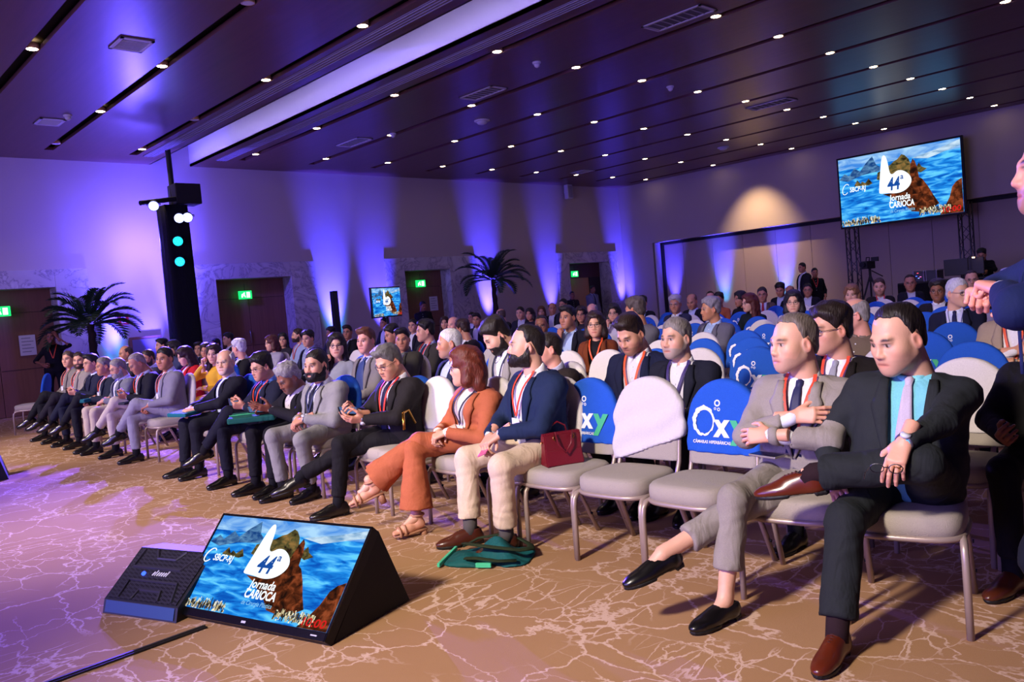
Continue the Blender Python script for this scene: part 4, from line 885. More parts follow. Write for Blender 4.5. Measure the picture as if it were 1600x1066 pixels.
# ------------------------------------------------------------------ banquet chairs
M_frame=plain('champagne_metal','#a8978a',.38,.35); M_pad=plain('seat_fabric','#a0978a',.92,bump=.4,bscale=300,var=.12)
M_blue=fabric('#1d52b4',.85,folds=.35,name='blue_cover'); M_cwhite=fabric('#cac4c2',.85,folds=.35,name='white_cover')
def back_field(w,z0,z1,zt,t,h=.012,slant=0,wr=0):
    f=Field((-.27,-.42,z0-.14),(.27,-.12,z1+.04),h); X,Y,Z=f.xyz(); yc=-.215-.17*(Z-.47)
    zz=np.clip((Z-zt)/(z1-zt),0,1.3); ww=w*np.sqrt(np.clip(1-zz**2.2,0.0,1)); dz=(Z-z1)*.9
    d1=np.abs(X)-ww; d=np.where(zz>0,(np.sqrt((np.abs(X)/w)**2+zz**2)-1)*.15,np.abs(X)-w)
    th=t*np.sqrt(np.clip(1-.55*(X/w)**2,.1,1)); d2=np.abs(Y-yc)-th
    k=.02; hh=np.maximum(k-np.abs(d-d2),0)/k; D=np.maximum(d,d2)+hh*hh*k*.25
    D=np.maximum(D,(z0+slant*X)-Z)
    if wr<0: D=D+wr*np.sin(38*(X*.8+Z)+2.5*np.sin(9*X+3))*smooth(-(Z-z1),.04,.3)
    elif wr: D=D+wr*np.sin(60*(X*.6+Z)+4*np.sin(9*X))*smooth(-(Z-z1),.05,.3)
    f.D=D.astype(np.float32); P,Q=f.mesh(); return relax(P,Q,1,.4),Q
def yback(z,t=.033): return -.215-.17*(z-.47)+t
def rounded_seat(w,d,z0,z1,r):
    """plan with bowed sides and rounded corners, crowned top"""
    n=40; out=[]
    for k in range(n):
        a=2*math.pi*k/n; c,s=math.cos(a),math.sin(a); e=.5; out.append((w*math.copysign(abs(c)**e,c),d*math.copysign(abs(s)**e,s)*(1.0)+0.0))
    b=MB(); rings=[(.93,z0),(.99,z0+.01),(1.0,z0+(z1-z0)*.45),(.985,z1-.018),(.93,z1-.004),(.8,z1+.002),(.5,z1+.006),(.2,z1+.008)]
    v=[(x*q,y*q,z) for q,z in rings for x,y in out]; f=[(i*n+k,i*n+(k+1)%n,(i+1)*n+(k+1)%n,(i+1)*n+k) for i in range(len(rings)-1) for k in range(n)]; f.append(tuple(range(n))[::-1]); f.append(tuple((len(rings)-1)*n+k for k in range(n)))
    return b.add(v,f)
def make_chair(cover):
    e=empty('banquet_chair')
    rounded_seat(.224,.217,.388,.478,.06).build('seat',M_pad,e,True)
    n=32; MB().tube([(.222*math.copysign(abs(math.cos(a))**.55,math.cos(a)),.215*math.copysign(abs(math.sin(a))**.55,math.sin(a)),.385) for a in np.linspace(0,2*math.pi,n+1)[:-1]],.014,6,closed=True).build('seat_frame',M_frame,e,True)
    for s in (-1,1):
        MB().tube([(s*.20,.03,.382),(s*.212,.13,.382),(s*.218,.178,.372),(s*.22,.198,.345),(s*.222,.205,.30),(s*.224,.21,.0)],.0145,8).build('leg',M_frame,e,True)
        lg=MB().tube([(s*.195,-.12,.39),(s*.205,-.19,.27),(s*.212,-.31,.0)],.0145,8).build('leg',M_frame,e,True)
        for z,y in ((.27,-.19),(.12,-.257)): MB().tube([(s*.222,y-.003,z),(s*.228,y-.003,z)],.008,8).build('bolt',M_black,lg)
        MB().tube([(s*.19,-.10,.375),(s*.198,-.185,.40),(s*.20,-.225,.50),(s*.198,-.262,.72),(s*.17,-.278,.82)],.013,8).build('back_post',M_frame,e,True)
    MB().tube([(-.205,-.10,.33),(.205,-.10,.33)],.009,6).build('stretcher',M_frame,e,True)
    P,Q=BACKS['pad']; mesh_obj('backrest',P,Q,M_pad,e,True) if 'padme' not in BACKS else None
    P,Q=BACKS[cover]; cv=mesh_obj('chair_cover',P,Q,M_blue if cover=='blue' else M_cwhite,e,True); cv['label']='%s cloth cover over the backrest'%('royal blue' if cover=='blue' else 'white')
    if cover=='blue':
        # printed logo on the front of the cover (viewer sees it mirrored in x: right = -x)
        Wm=plain('print_white','#e6e6ee',.8); Gm=plain('print_green','#3fae7c',.8); up=nrm((0,-.17,1)); rt=np.array((-1,0,0.)); zc=.735
        def P3(u,z): return np.array((-u,yback(z,.0335)*1.0,z))
        b=MB(); rnd=random.Random(2); N=40
        for k in range(N):
            a=2*math.pi*k/N
        ring=[]; inn=[]
        for k in range(N):
            a=2*math.pi*k/N; ro=.080+.003*math.sin(a*9)+.002*math.sin(a*17); ri=.062+.009*math.sin(a+2.2)+.003*math.sin(a*13+1)*(1 if math.cos(a-3.6)>0 else 0)
            ring.append(P3(-.105+ro*math.cos(a)*.85,zc+ro*math.sin(a))); inn.append(P3(-.105+ri*math.cos(a)*.85,zc+ri*math.sin(a)))
        b.add(ring+inn,[(k,(k+1)%N,N+(k+1)%N,N+k) for k in range(N)]).build('logo_ring',Wm,cv)
        for u,z,r in ((-.022,zc+.095,.018),(-.012,zc+.062,.009),(-.034,zc+.066,.007)):
            q=MB(); o=[P3(u+r*math.cos(a),z+r*math.sin(a)) for a in np.linspace(0,2*math.pi,17)[:-1]]; i_=[P3(u+r*.6*math.cos(a),z+r*.6*math.sin(a)) for a in np.linspace(0,2*math.pi,17)[:-1]]
            q.add(o+i_,[(k,(k+1)%16,16+(k+1)%16,16+k) for k in range(16)]).build('logo_bubble',Wm,cv)
        text('logo_letter','x',Wm,cv,P3(-.042,zc-.075),rt,up,.120,.100,.045,0,.0015); text('logo_letter','y',Gm,cv,P3(.055,zc-.075),rt,up,.120,.115,.045,0,.0015)
        text('logo_words','C\u00c2MARAS HIPERB\u00c1RICAS',Wm,cv,P3(-.165,zc-.118),rt,up,.016,.23,.02,0,.0015)
    return e
BACKS={'pad':back_field(.205,.50,.925,.70,.022),'blue':back_field(.222,.565,.955,.73,.032,wr=.0018),'white':back_field(.222,.565,.955,.73,.032,wr=.0015),'messy':back_field(.240,.56,.966,.73,.038,slant=-.34,wr=-.006)}
def cache(o):
    KIDS[o.name]=list(o.children)
    for c in KIDS[o.name]: cache(c)
CH={}
def chair(x,y,face,cover,label,group=None):
    """face: world direction the sitter faces"""
    rz=math.radians(face-90)
    if cover not in CH: o=make_chair(cover); CH[cover]=o; cache(o)
    else: o=copy_tree(CH[cover])
    o.location=(x,y,0); o.rotation_euler=(0,0,rz); tag(o,label,'chair',group or 'covered banquet chairs'); return o
# ------------------------------------------------------------------ floor display, wedge speaker, cable strip
def loc3(o): return np.array(o)
BLm=np.array((1.447,4.260,.03)); ev=np.array((.263,-.965,0)); bv=np.array((.965,.263,0)); tv=np.array((.38,.0,.41)); Wd,Hd=1.078,.56
e=empty('floor_monitor',BLm); tag(e,'large flat screen tilted on the carpet showing the blue congress slide','monitor'); upv=nrm(bv*.38+np.array((0,0,.41))); nv=np.cross(ev,upv)
O=lambda a,b,c: ev*a+upv*b+nv*c
def obox(name,a0,a1,b0,b1,c0,c1,mat,par,bev=0):
    v=[O(a,b,c) for a in (a0,a1) for b in (b0,b1) for c in (c0,c1)]; return mesh_obj(name,v,[(0,1,3,2),(4,6,7,5),(0,4,5,1),(2,3,7,6),(0,2,6,4),(1,5,7,3)],mat,par)
M_gloss=plain('gloss_black','#060608',.25)
obox('panel',0,Wd,0,Hd,-.05,0,M_black,e)
for q in ((0,Wd,-.0,.04),(0,Wd,Hd-.012,Hd),(0,.012,.0,Hd),(Wd-.012,Wd,.0,Hd)): obox('bezel',*q,-.002,.006,M_gloss,e)
picture(e,O(.012,.04,.002),ev,upv,Wd-.024,Hd-.052,1.0)
obox('bezel_mark',.52,.55,.013,.024,.006,.007,plain('mark_grey','#b0b0b8',.5),e); obox('bezel_mark',.98,1.02,.016,.022,.006,.007,plain('mark_grey','#b0b0b8',.5),e)
# wedge box behind the panel
sd=MB()
for a in (0,Wd):
    pass
p=lambda a,b,z: ev*a+bv*b+np.array((0,0,z-.03))
mesh_obj('stand_box',[p(.02,.06,0.005),p(.02,.60,0.005),p(.02,.42,.41),p(Wd-.005,.06,.005),p(Wd-.005,.60,.005),p(Wd-.005,.42,.41)],[(0,1,2),(3,5,4),(0,3,4,1),(1,4,5,2),(0,2,5,3)],plain('box_paint','#0a0a0c',.8),e)
MB().box(tuple(p(.02,.02,.004)),tuple(p(.02,.02,.004)+np.array((.1,.1,.03)))).build('foot',M_black,e)
e=empty('wedge_speaker',(1.24,4.69,0)); tag(e,'black wedge stage speaker with perforated grille beside the floor screen','speaker')
ev2=nrm(np.array((.18,-.50,0))); bv2=np.array((-ev2[1],ev2[0],0)); q=lambda a,b,z: ev2*a+bv2*b+np.array((0,0,z)); Ws=.56
pr=[(0,.0,0),(0,.02,.07),(0,.28,.27),(0,.42,.25),(0,.46,.0)]
v=[q(a,b,z) for a in (0,Ws) for _,b,z in pr]; mesh_obj('cabinet',v,[(0,1,2,3,4),(9,8,7,6,5)]+[(i,5+i,5+(i+1)%5,(i+1)%5) for i in range(5)],plain('speaker_box','#0b0b0e',.6),e)
def grille_mat():
    mm,t,b=nt('grille'); N=t.nodes; L=t.links; tc=N.new('ShaderNodeTexCoord'); vo=N.new('ShaderNodeTexVoronoi'); vo.inputs['Scale'].default_value=75; vo.inputs['Randomness'].default_value=.0; L.new(tc.outputs['Object'],vo.inputs['Vector'])
    r=N.new('ShaderNodeValToRGB'); r.color_ramp.elements[0].color=(.001,.001,.001,1); r.color_ramp.elements[0].position=.35; r.color_ramp.elements[1].position=.5; r.color_ramp.elements[1].color=(.035,.033,.045,1); L.new(vo.outputs['Distance'],r.inputs['Fac']); L.new(r.outputs['Color'],b.inputs['Base Color']); b.inputs['Roughness'].default_value=.45; b.inputs['Metallic'].default_value=.4; return mm
Mg=grille_mat(); n2=nrm(np.cross(ev2,q(0,.28,.27)-q(0,.02,.07))); 
def gq(a,t,o): return q(a,.02+.26*t,.07+.2*t)+n2*o
gr=mesh_obj('grille',[gq(.02,.03,.006),gq(Ws-.02,.03,.006),gq(Ws-.02,.97,.006),gq(.02,.97,.006),gq(.02,.03,-.004),gq(Ws-.02,.03,-.004),gq(Ws-.02,.97,-.004),gq(.02,.97,-.004)],[(0,1,2,3),(0,4,5,1),(1,5,6,2),(2,6,7,3),(3,7,4,0)],Mg,e)
for ln in ([(.06,.95),(.06,.62),(.42,.62),(.5,.95)],[(.1,.05),(.1,.38),(.46,.38),(.5,.05)],[(.16,.95),(.2,.8),(.34,.8),(.38,.95)],[(.2,.05),(.22,.22),(.38,.22),(.4,.05)]):
    MB().tube([gq(a,t,.008) for a,t in ln],.008,6).build('grille_rib',plain('rib','#2a2832',.5),gr)
[MB().tube([gq(.24+.017*k,.48,.009),gq(.25+.017*k,.48+.10*(1 if k in(1,6) else .7),.009)],.0042,5).build('grille_badge',plain('badge_silver','#d8d8e0',.3),gr) for k in range(7)]; MB().tube([gq(.17,.50,.006),gq(.17,.50,.014)],.012,12).build('led',emis('led_blue','#3050ff',3),gr)
mesh_obj('grille_lower',[q(.02,-.002,.01)-0*n2,q(Ws-.02,-.002,.01),q(Ws-.02,.016,.068),q(.02,.016,.068)],[(0,1,2,3)],plain('blue_foam','#123c66',.6),gr)
e=empty('cable_cover',(1.46,3.97,0)); tag(e,'long black cable strip running over the carpet from the floor screen','cable')
MB().box((-1.4,-.022,0),(.04,.022,.010),.003).build('strip',plain('tape_black','#1a1614',.4),e); MB().box((-1.4,-.004,.010),(.04,.004,.014)).build('ridge',plain('tape_grey','#3a3430',.4),e); e.rotation_euler=(0,0,.045)
# dark wedge at the left edge
e=empty('stage_wedge',(1.6,10.72,0),-.2); tag(e,'black floor wedge cut off by the left edge of the picture','speaker')
MB().prism([(-.5,0),(.42,0),(.36,.22),(.0,.36),(-.5,.36)],-.28,.28,Matrix.Rotation(math.pi/2,4,'X')).build('cabinet',M_black,e); MB().box((-.45,-.26,.36),(-.02,.26,.366)).build('grille',Mg,e)
# ------------------------------------------------------------------ projection screen on truss, side display
e=empty('projection_screen',(22.85,8.6,0)); tag(e,'large projection screen with congress title hanging on the rear wall','screen')
y0,y1,z0,z1=10.24,7.08,2.74,4.62
MB().box((-.06,y1-8.6-.05,z0-.05),(.02,y0-8.6+.05,z1+.05)).build('frame',M_black,e)
mesh_obj('cloth',[(-.062,y0-8.6,z0),(-.062,y1-8.6,z0),(-.062,y1-8.6,z1),(-.062,y0-8.6,z1)],[(0,1,2,3)],emis('screen_base','#3a78d0',.8),e)
picture(e,(-.064,y0-8.6,z0),(0,-1,0),(0,0,1),y0-y1,z1-z0,1.01,6)
def truss(x,y,h,label):
    e=empty('truss_upright',(x,y,0)); tag(e,label,'truss','screen trusses'); mt=plain('truss_alu','#4a4a54',.35,.9); w=.13
    for a in (-w,w):
        for b in (-w,w): MB().tube([(a,b,.05),(a,b,h)],.02,8).build('chord',mt,e,True)
    k=0; z=.1
    while z<h-.3:
        for s in ((-w,-w,-w,w),(-w,w,w,w),(w,w,w,-w),(w,-w,-w,-w)): MB().tube([(s[0],s[1],z),(s[2],s[3],z+.3)] if k%2 else [(s[2],s[3],z),(s[0],s[1],z+.3)],.009,5).build('brace',mt,e)
        z+=.3; k+=1
    MB().box((-.35,-.35,0),(.35,.35,.05)).build('base_plate',mt,e)
truss(23.05,10.1,3.0,'grey lattice truss leg under the left end of the projection screen'); truss(23.05,7.15,3.0,'grey lattice truss leg under the right end of the projection screen')
e=empty('side_display',(11.05,16.0,0),math.radians(24)); tag(e,'small bright side display on a stand beside the middle door','monitor')
MB().box((-.56,-.03,1.36),(.56,.03,2.08),.01).build('panel',M_gloss,e); picture(e,(-.54,-.034,1.39),(1,0,0),(0,0,1),1.08,.66,1.02,2); MB().tube([(0,0,.03),(0,0,1.5)],.03,8).build('pole',M_black,e); MB().box((-.35,-.25,0),(.35,.25,.03),.01).build('base',M_black,e)
e.rotation_euler=(0,0,math.radians(18))
e=empty('column_speaker',(10.85,17.95,0)); tag(e,'slim black column loudspeaker against the blue lit wall','speaker')
MB().box((-.07,-.08,.75),(.07,.08,2.13),.01).build('column',M_black,e); MB().box((-.16,-.18,0),(.16,.18,.75),.015).build('bass_box',M_black,e); MB().box((-.055,-.086,.8),(.055,-.08,2.08)).build('grille',Mg,e)
e=empty('wall_speaker',(20.71,18.7,5.03)); tag(e,'small white loudspeaker high on the long wall near the corner','speaker'); MB().box((-.13,-.16,-.26),(.13,.0,.22),.015).build('cabinet',M_white,e); MB().box((-.1,-.165,-.22),(.1,-.16,.18)).build('grille',plain('grille_pale','#8c8890',.7),e); MB().box((-.05,0,-.05),(.05,.08,.05)).build('bracket',M_white,e)
# ------------------------------------------------------------------ exit signs, fire box, notices
def exit_sign(x,z,y,label):
    e=empty('exit_sign',(x,y,z)); tag(e,label,'exit sign','green exit signs'); MB().box((-.17,-.03,-.10),(.17,.0,.10),.008).build('housing',plain('sign_green','#0a8a3c',.4,emit='#12e060',es=1.6),e)
    Wm=emis('sign_white','#d8ffe0',1.6)
    MB().add([(-.11,-.032,-.06),(-.07,-.032,-.06),(-.045,-.032,.0),(-.02,-.032,-.06),(.01,-.032,-.06),(-.02,-.032,.03),(.0,-.032,.05),(-.03,-.032,.07),(-.06,-.032,.035),(-.1,-.032,.02)],[tuple(range(10))]).build('running_figure',Wm,e)
    MB().box((.03,-.033,-.07),(.12,-.031,.07)).build('doorway_pictogram',Wm,e); MB().tube([(0,-.01,.1),(0,-.01,.28)],.006,6).build('hanger',M_black,e)
for x,z,y,l in ((3.77,2.17,18.9,'green exit sign at the left edge over the first door'),(9.02,2.21,19.05,'green exit sign over the door right of the light tower'),(14.42,2.23,19.05,'green exit sign over the door beside the small display'),(21.13,2.24,19.05,'green exit sign over the far open door')): exit_sign(x,z,y,l)
e=empty('fire_box',(6.03,18.78,1.82)); tag(e,'red fire alarm box on the wall right of the left palm','alarm box'); MB().box((-.11,-.05,-.11),(.11,.0,.11),.008).build('housing',plain('alarm_red','#b01822',.4),e); MB().box((-.045,-.056,-.07),(.045,-.05,.07)).build('window',plain('alarm_white','#e0dce0',.4),e); MB().box((-.1,-.02,.13),(.1,0,.2)).build('name_plate',M_white,e)
def notice(x,z,y,label):
    e=empty('paper_notice',(x,y,z)); tag(e,label,'notice','paper notices'); MB().box((-.15,-.006,-.21),(.15,0,.21)).build('sheet',plain('paper','#c9c4cc',.7),e)
    for k in range(5): MB().box((-.11,-.008,.14-.07*k),(.11 if k%2 else .06,-.006,.155-.07*k)).build('print_line',plain('ink_grey','#77737e',.7),e)
notice(4.24,1.45,19.18,'white paper notice taped to the left door'); notice(14.95,1.62,19.18,'white paper notice on the door behind the small display')
MB_frame=empty('wall_panel_box',(6.45,18.76,1.12)); tag(MB_frame,'low framed service hatch on the wall behind the left palm','hatch'); MB().box((-.35,-.03,-.4),(.35,0,.3)).build('frame',M_door,MB_frame); MB().box((-.29,-.035,-.34),(.29,-.03,.24)).build('panel',plain('hatch_panel','#6a6478',.6),MB_frame)
# ------------------------------------------------------------------ uplight cans
def can(x,y,label,a=0):
    e=empty('uplight',(x,y,0),a); tag(e,label,'stage light','wall wash cans'); MB().lathe([(.09,.06),(.1,.09),(.1,.26),(.092,.27),(.092,.25)],18).build('body',M_black,e,True); MB().lathe([(.088,.255),(.088,.258)],18).build('lens',emis('lens_blue','#5a60ff',6),e); MB().tube([(-.12,0,.02),(-.12,0,.17),(.12,0,.17),(.12,0,.02)],.01,6).build('yoke',M_black,e); MB().box((-.15,-.06,0),(.15,.06,.02)).build('base',M_black,e)
for i,(x,y,p) in enumerate(UP): can(x,y-.02,'blue wall wash can on the floor, %s along the long wall'%(['behind the left palm','under the light tower','by the column speaker','behind the small display','behind the right palm','left of the far door','in the far corner','right of the tower base'][i]))
for i,y in enumerate((16.9,14.9,12.7)): can(23.66,y,'blue wash can in the rear recess, %s'%['nearest the corner','second from the corner','third from the corner'][i])
# ------------------------------------------------------------------ light tower
e=empty('light_tower',(6.66,17.0,0)); tag(e,'tall black cloth wrapped lighting tower before the long wall','lighting tower')
v=[];f=[]; n=40; rings=[(0,.27),(1.0,.265),(2.5,.255),(3.6,.25),(4.05,.25)]
for z,r in rings:
    for k in range(n): a=2*math.pi*k/n; c,s=math.cos(a),math.sin(a); rr=r/max(abs(c),abs(s))**.8*(1+.02*math.sin(9*a+z)); v.append((rr*c,rr*s,z))
f=[(i*n+k,i*n+(k+1)%n,(i+1)*n+(k+1)%n,(i+1)*n+k) for i in range(4) for k in range(n)]+[tuple((4*n)+k for k in range(n))]
mesh_obj('cloth_wrap',v,f,fabric('#0a0a14',.8,name='tower_cloth'),e,True); MB().tube([(.05,0,4.0),(.12,.2,5.5)],.055,10).build('mast',M_black,e); MB().tube([(-.75,-.35,4.05),(.45,-.1,4.25)],.05,8).build('cross_bar',M_black,e); MB().box((.02,-.25,4.08),(.55,.2,4.5),.02).build('amplifier_box',M_black,e)
def par(px,label,c,st,y=16.55,tgt=(2,6,0)):
    c0=at_y(*px,y); e=empty('stage_light',c0); tag(e,label,'stage light','tower stage lights'); d=nrm(np.array(tgt)-c0); e.rotation_euler=Vector(d).to_track_quat('Z','Y').to_euler()
    MB().lathe([(.05,-.22),(.09,-.18),(.10,-.02),(.105,.0),(.098,.0)],18).build('housing',M_black,e,True); MB().lathe([(.094,-.005),(.094,.002)],18).build('lens',emis('par_'+c,c,st),e)
    for i in range(7):
        a=i*math.pi/3; r=.055 if i<6 else 0; MB().lathe([(.022,.002),(.016,.012)],8,(r*math.cos(a),r*math.sin(a),0)).build('led',emis('led_'+c,c,st*2),e)
    MB().tube([(-.12,0,-.08),(-.12,0,-.26),(.12,0,-.26),(.12,0,-.08)],.01,6).build('yoke',M_black,e)
par((240,322),'white blue spotlight at the end of the tower crossbar','#8a98ff',5); par((280,341),'left one of the two white spotlights on the tower','#98a4ff',6); par((293,340),'right one of the two white spotlights on the tower','#98a4ff',6); par((278,377),'larger cyan spotlight half way up the tower','#18d8ff',2.2); par((281,409),'lowest cyan spotlight on the tower','#20b8ff',2.0)
# ------------------------------------------------------------------ palms
M_frond=plain('palm_leaf','#1c3a1e',.55,var=.3,bscale=8); M_trunk=plain('palm_bark','#2a1c14',.9,bump=.8,bscale=40)
def palm(x,y,label,h=1.85,R=.95,n=20,seed=1):
    e=empty('potted_palm',(x,y,0)); tag(e,label,'palm'); rnd=random.Random(seed)
    MB().lathe([(.22,0),(.30,.42),(.32,.45),(.28,.45),(.27,.4)],24).build('pot',plain('pot_dark','#1a1618',.5),e,True)
    z=np.linspace(.38,h,14); MB().tube([(.01*math.sin(k*3),.01*math.cos(k*2),zz) for k,zz in enumerate(z)],[.085+.014*(k%2)-.002*k for k in range(14)],12).build('trunk',M_trunk,e,True)
    for k in range(n):
        az=2*math.pi*(k*.382)+rnd.uniform(-.2,.2); el=np.interp(k,[0,n-1],[1.25,-.05]); L=R*rnd.uniform(.9,1.1); b=MB(); p=np.array((0,0,h)); d0=np.array((math.cos(az),math.sin(az),0)); pts=[]
        for i in range(12):
            t=i/11; ang=el-1.15*t*t; p=p+(d0*math.cos(ang)+np.array((0,0,math.sin(ang))))*L/11; pts.append(p.copy())
        b.tube(pts,[.012*(1-.8*i/11) for i in range(12)],5); sd=np.cross(d0,(0,0,1))
        for i in range(1,12):
            for m_ in (0,.5):
                q=pts[i]*(1-m_)+pts[i-1]*m_; t=(i-m_)/11; ln=.26*math.sin(math.pi*min(1,.12+t*.86))+.05; tg=nrm(pts[i]-pts[i-1])
                for s in (-1,1):
                    o=nrm(sd*s*.75+tg*.75+np.array((0,0,.18))); tip=q+o*ln-np.array((0,0,.05*ln)); wv=tg*.026; mid=q+o*ln*.5+np.array((0,0,.01)); b.add([q-wv*.5,q+wv*.5,mid+wv,tip,mid-wv],[(0,1,2,3,4)])
        b.build('frond',M_frond,e)
    return e
palm(5.02,17.55,'leafy palm in front of the blue wall right of the left door',1.75,.95,26,1)
palm(15.98,17.6,'taller dark palm beyond the audience by the middle door',2.15,1.05,22,5)
def bush(x,y,label,seed):
    e=empty('potted_shrub',(x,y,0)); tag(e,label,'shrub'); rnd=random.Random(seed); MB().lathe([(.2,0),(.26,.35),(.28,.38),(.24,.38)],20).build('pot',plain('pot_dark','#1a1618',.5),e,True)
    b=MB()
    for k in range(160):
        az=rnd.uniform(0,6.28); el=rnd.uniform(.4,1.5); L=rnd.uniform(.3,.75); d=np.array((math.cos(az)*math.cos(el),math.sin(az)*math.cos(el),math.sin(el))); q=np.array((0,0,.4)); s=nrm(np.cross(d,(0,0,1)))*.02; b.add([q-s*.2,q+d*L*.6-s,q+d*L-np.array((0,0,.08)),q+d*L*.6+s,q+s*.2],[(0,1,2,3,4)])
    o=b.build('foliage',M_frond,e); o['kind']='stuff'
bush(5.5,18.1,'low dark shrub beside the left palm trunk',3); bush(5.9,17.75,'low dark shrub between the left palm and the fire box',6); bush(16.75,17.3,'low dark shrub at the foot of the taller palm',4); bush(15.2,17.5,'low dark shrub left of the taller palm trunk',9)
# ------------------------------------------------------------------ technician desk at the rear
e=empty('control_desk',(20.6,5.2,0)); tag(e,'long technician desk on a riser skirted in black cloth','desk')
MB().box((-.5,-4.5,1.05),(.6,2.6,1.09),.01).build('table_top',M_black,e); v=[];f=[]
N=120
for i in range(N+1):
    t=i/N; y=2.6-7.1*t; x=-.5-.02*math.sin(i*1.3); v+=[(x,y,1.06),(x-.03*math.sin(i*1.3+.5),y,0.0)]
f=[(2*i,2*i+1,2*i+3,2*i+2) for i in range(N)]; mesh_obj('skirt',v,f,fabric('#07070b',.9,name='skirt_cloth'),e,True); MB().box((-.48,2.55,0),(.6,2.58,1.05)).build('skirt_end',fabric('#07070b',.9,name='skirt_cloth'),e)
MB().box((.1,-4.5,0),(1.8,2.6,.4)).build('riser',M_black,e)
def fcase(y,label,led):
    e=empty('flight_case',(20.45,y,1.092)); tag(e,label,'flight case','equipment cases on the control desk'); MB().box((-.2,-.12,0),(.25,.12,.24),.01).build('body',plain('case_dark','#26242e',.4),e)
    for a in (-.12,.12):
        for z in (0.014,.24): MB().tube([(-.205,a*.98,z),(.25,a*.98,z)],.014,6).build('edge_rail',plain('case_alu','#b8b6c4',.3,.9),e)
        MB().tube([(-.205,a*.98,0.014),(-.205,a*.98,.24)],.014,6).build('edge_rail',plain('case_alu','#b8b6c4',.3,.9),e)
    if led: 
        for k,(yy,zz,c) in enumerate(((.02,.2,'#ff5060'),(.05,.13,'#5070ff'),(-.04,.11,'#ff70c0'),(.0,.08,'#80a0ff'))): MB().lathe([(.018,0),(.018,.006)],10,(0,0,0)).build('indicator',emis('ind%d'%k,c,4),e).location=(-.206,yy,zz); 
fcase(7.36,'aluminium edged equipment case with coloured lights on the rear desk',True); fcase(7.08,'second dark equipment case beside the lit one',False)
e=empty('control_monitor',(20.5,6.45,1.09)); tag(e,'wide black monitor seen from behind on the rear desk','monitor'); MB().box((-.03,-.42,.08),(.03,.42,.46),.01).build('panel',plain('monitor_back','#181410',.4),e); MB().tube([(0,0,.02),(0,0,.2)],.03,8).build('neck',M_black,e); MB().box((-.1,-.14,0),(.1,.14,.02)).build('base',M_black,e)
e=empty('desk_lamp',(20.3,6.3,1.09)); tag(e,'small gooseneck lamp glowing above the rear monitor','lamp'); MB().tube([(0,0,0),(0,0,.45),(-.02,-.06,.5),(-.03,-.12,.47)],.012,6).build('gooseneck',M_black,e); MB().lathe([(.025,-.02),(.03,.01)],10,(-.03,-.13,.46)).build('bulb',emis('bulb','#ffc890',5),e); MB().lathe([(.06,0),(.06,.015)],12).build('base',M_black,e)
e=empty('laptop',(20.6,5.15,1.09)); tag(e,'slim pale keyboard console lying on the rear desk','console'); MB().box((-.12,-.55,0),(.15,.4,.05),.01).build('deck',plain('console_pale','#9a98a8',.5),e); MB().box((-.1,-.5,.05),(.12,.35,.06)).build('keys',plain('console_keys','#55535f',.5),e)
e=empty('video_camera',(19.0,7.97,0)); tag(e,'video camera on a tall black tripod in front of the rear wall','camera')
for k in range(3): a=2*math.pi*k/3+.4; MB().tube([(0,0,1.35),(.5*math.cos(a),.5*math.sin(a),0)],.02,6).build('tripod_leg',M_black,e)
MB().tube([(0,0,1.2),(0,0,1.5)],.03,8).build('column',M_black,e); MB().box((-.3,-.07,1.5),(.16,.07,1.68),.02).build('camera_body',M_black,e); MB().tube([(-.3,0,1.6),(-.42,0,1.6)],[.05,.06],12).build('lens',M_gloss,e); MB().box((-.05,-.22,1.66),(.0,-.06,1.76),.005).build('viewfinder',M_black,e); MB().tube([(.0,0,1.68),(.02,.0,1.76),(-.15,0,1.76),(-.17,0,1.68)],.012,6).build('handle',M_black,e); MB().tube([(.1,0,1.45),(.45,-.1,1.3)],.012,6).build('pan_bar',M_black,e)
# ------------------------------------------------------------------ bags
e=empty('handbag',(3.42,3.30,.484),math.radians(155)); tag(e,'burgundy leather handbag standing on an empty seat','handbag'); Mr=plain('burgundy_leather','#6e0f1e',.38,bump=.25,bscale=220,var=.1)
e.scale=(.8,.8,.85)
def bagbody(b,w,d,h,tw): 
    v=[(sx*w*(1 if z==0 else tw),sy*d*(1 if z==0 else .62),z) for z in (0,h*.5,h) for sx,sy in ((-1,-1),(1,-1),(1,1),(-1,1))]; 
    f=[(3,2,1,0)]+[(4*i+k,4*i+(k+1)%4,4*i+4+(k+1)%4,4*i+4+k) for i in range(2) for k in range(4)]+[(8,9,10,11)]; return b.add(v,f)
o=bagbody(MB(),.15,.07,.22,.96).build('body',Mr,e); bm=bmesh.new(); bm.from_mesh(o.data); bmesh.ops.bevel(bm,geom=bm.edges[:],offset=.008,segments=2,affect='EDGES'); bm.to_mesh(o.data); bm.free()
MB().box((-.148,-.02,.19),(.148,.02,.226),.004).build('zip_gusset',Mr,e)
for s in (-1,1): MB().tube([(-.07,s*.052,.19),(-.068,s*.062,.235),(-.05,s*.075,.15),(0,s*.083,.09),(.05,s*.075,.15),(.068,s*.062,.235),(.07,s*.052,.19)] if s>0 else [(-.07,s*.045,.2),(-.06,s*.05,.26),(0,s*.05,.29),(.06,s*.05,.26),(.07,s*.045,.2)],.0065,8).build('handle',Mr,e,True)
for x in (-.07,.07): MB().tube([(x+.012*math.cos(a),.060,.195+.014*math.sin(a)) for a in np.linspace(0,2*math.pi,11)[:-1]],.0035,6,closed=True).build('ring',plain('bag_gold','#c8923a',.25,1),e)
MB().lathe([(.014,0),(.012,.01)],12,(0,0,0)).build('clasp',plain('bag_gold','#c8923a',.25,1),e).location=(.152,0,.16)
MB().tube([(-.15,.0,.0),(-.152,.0,.2)],.004,6).build('side_seam',Mr,e)
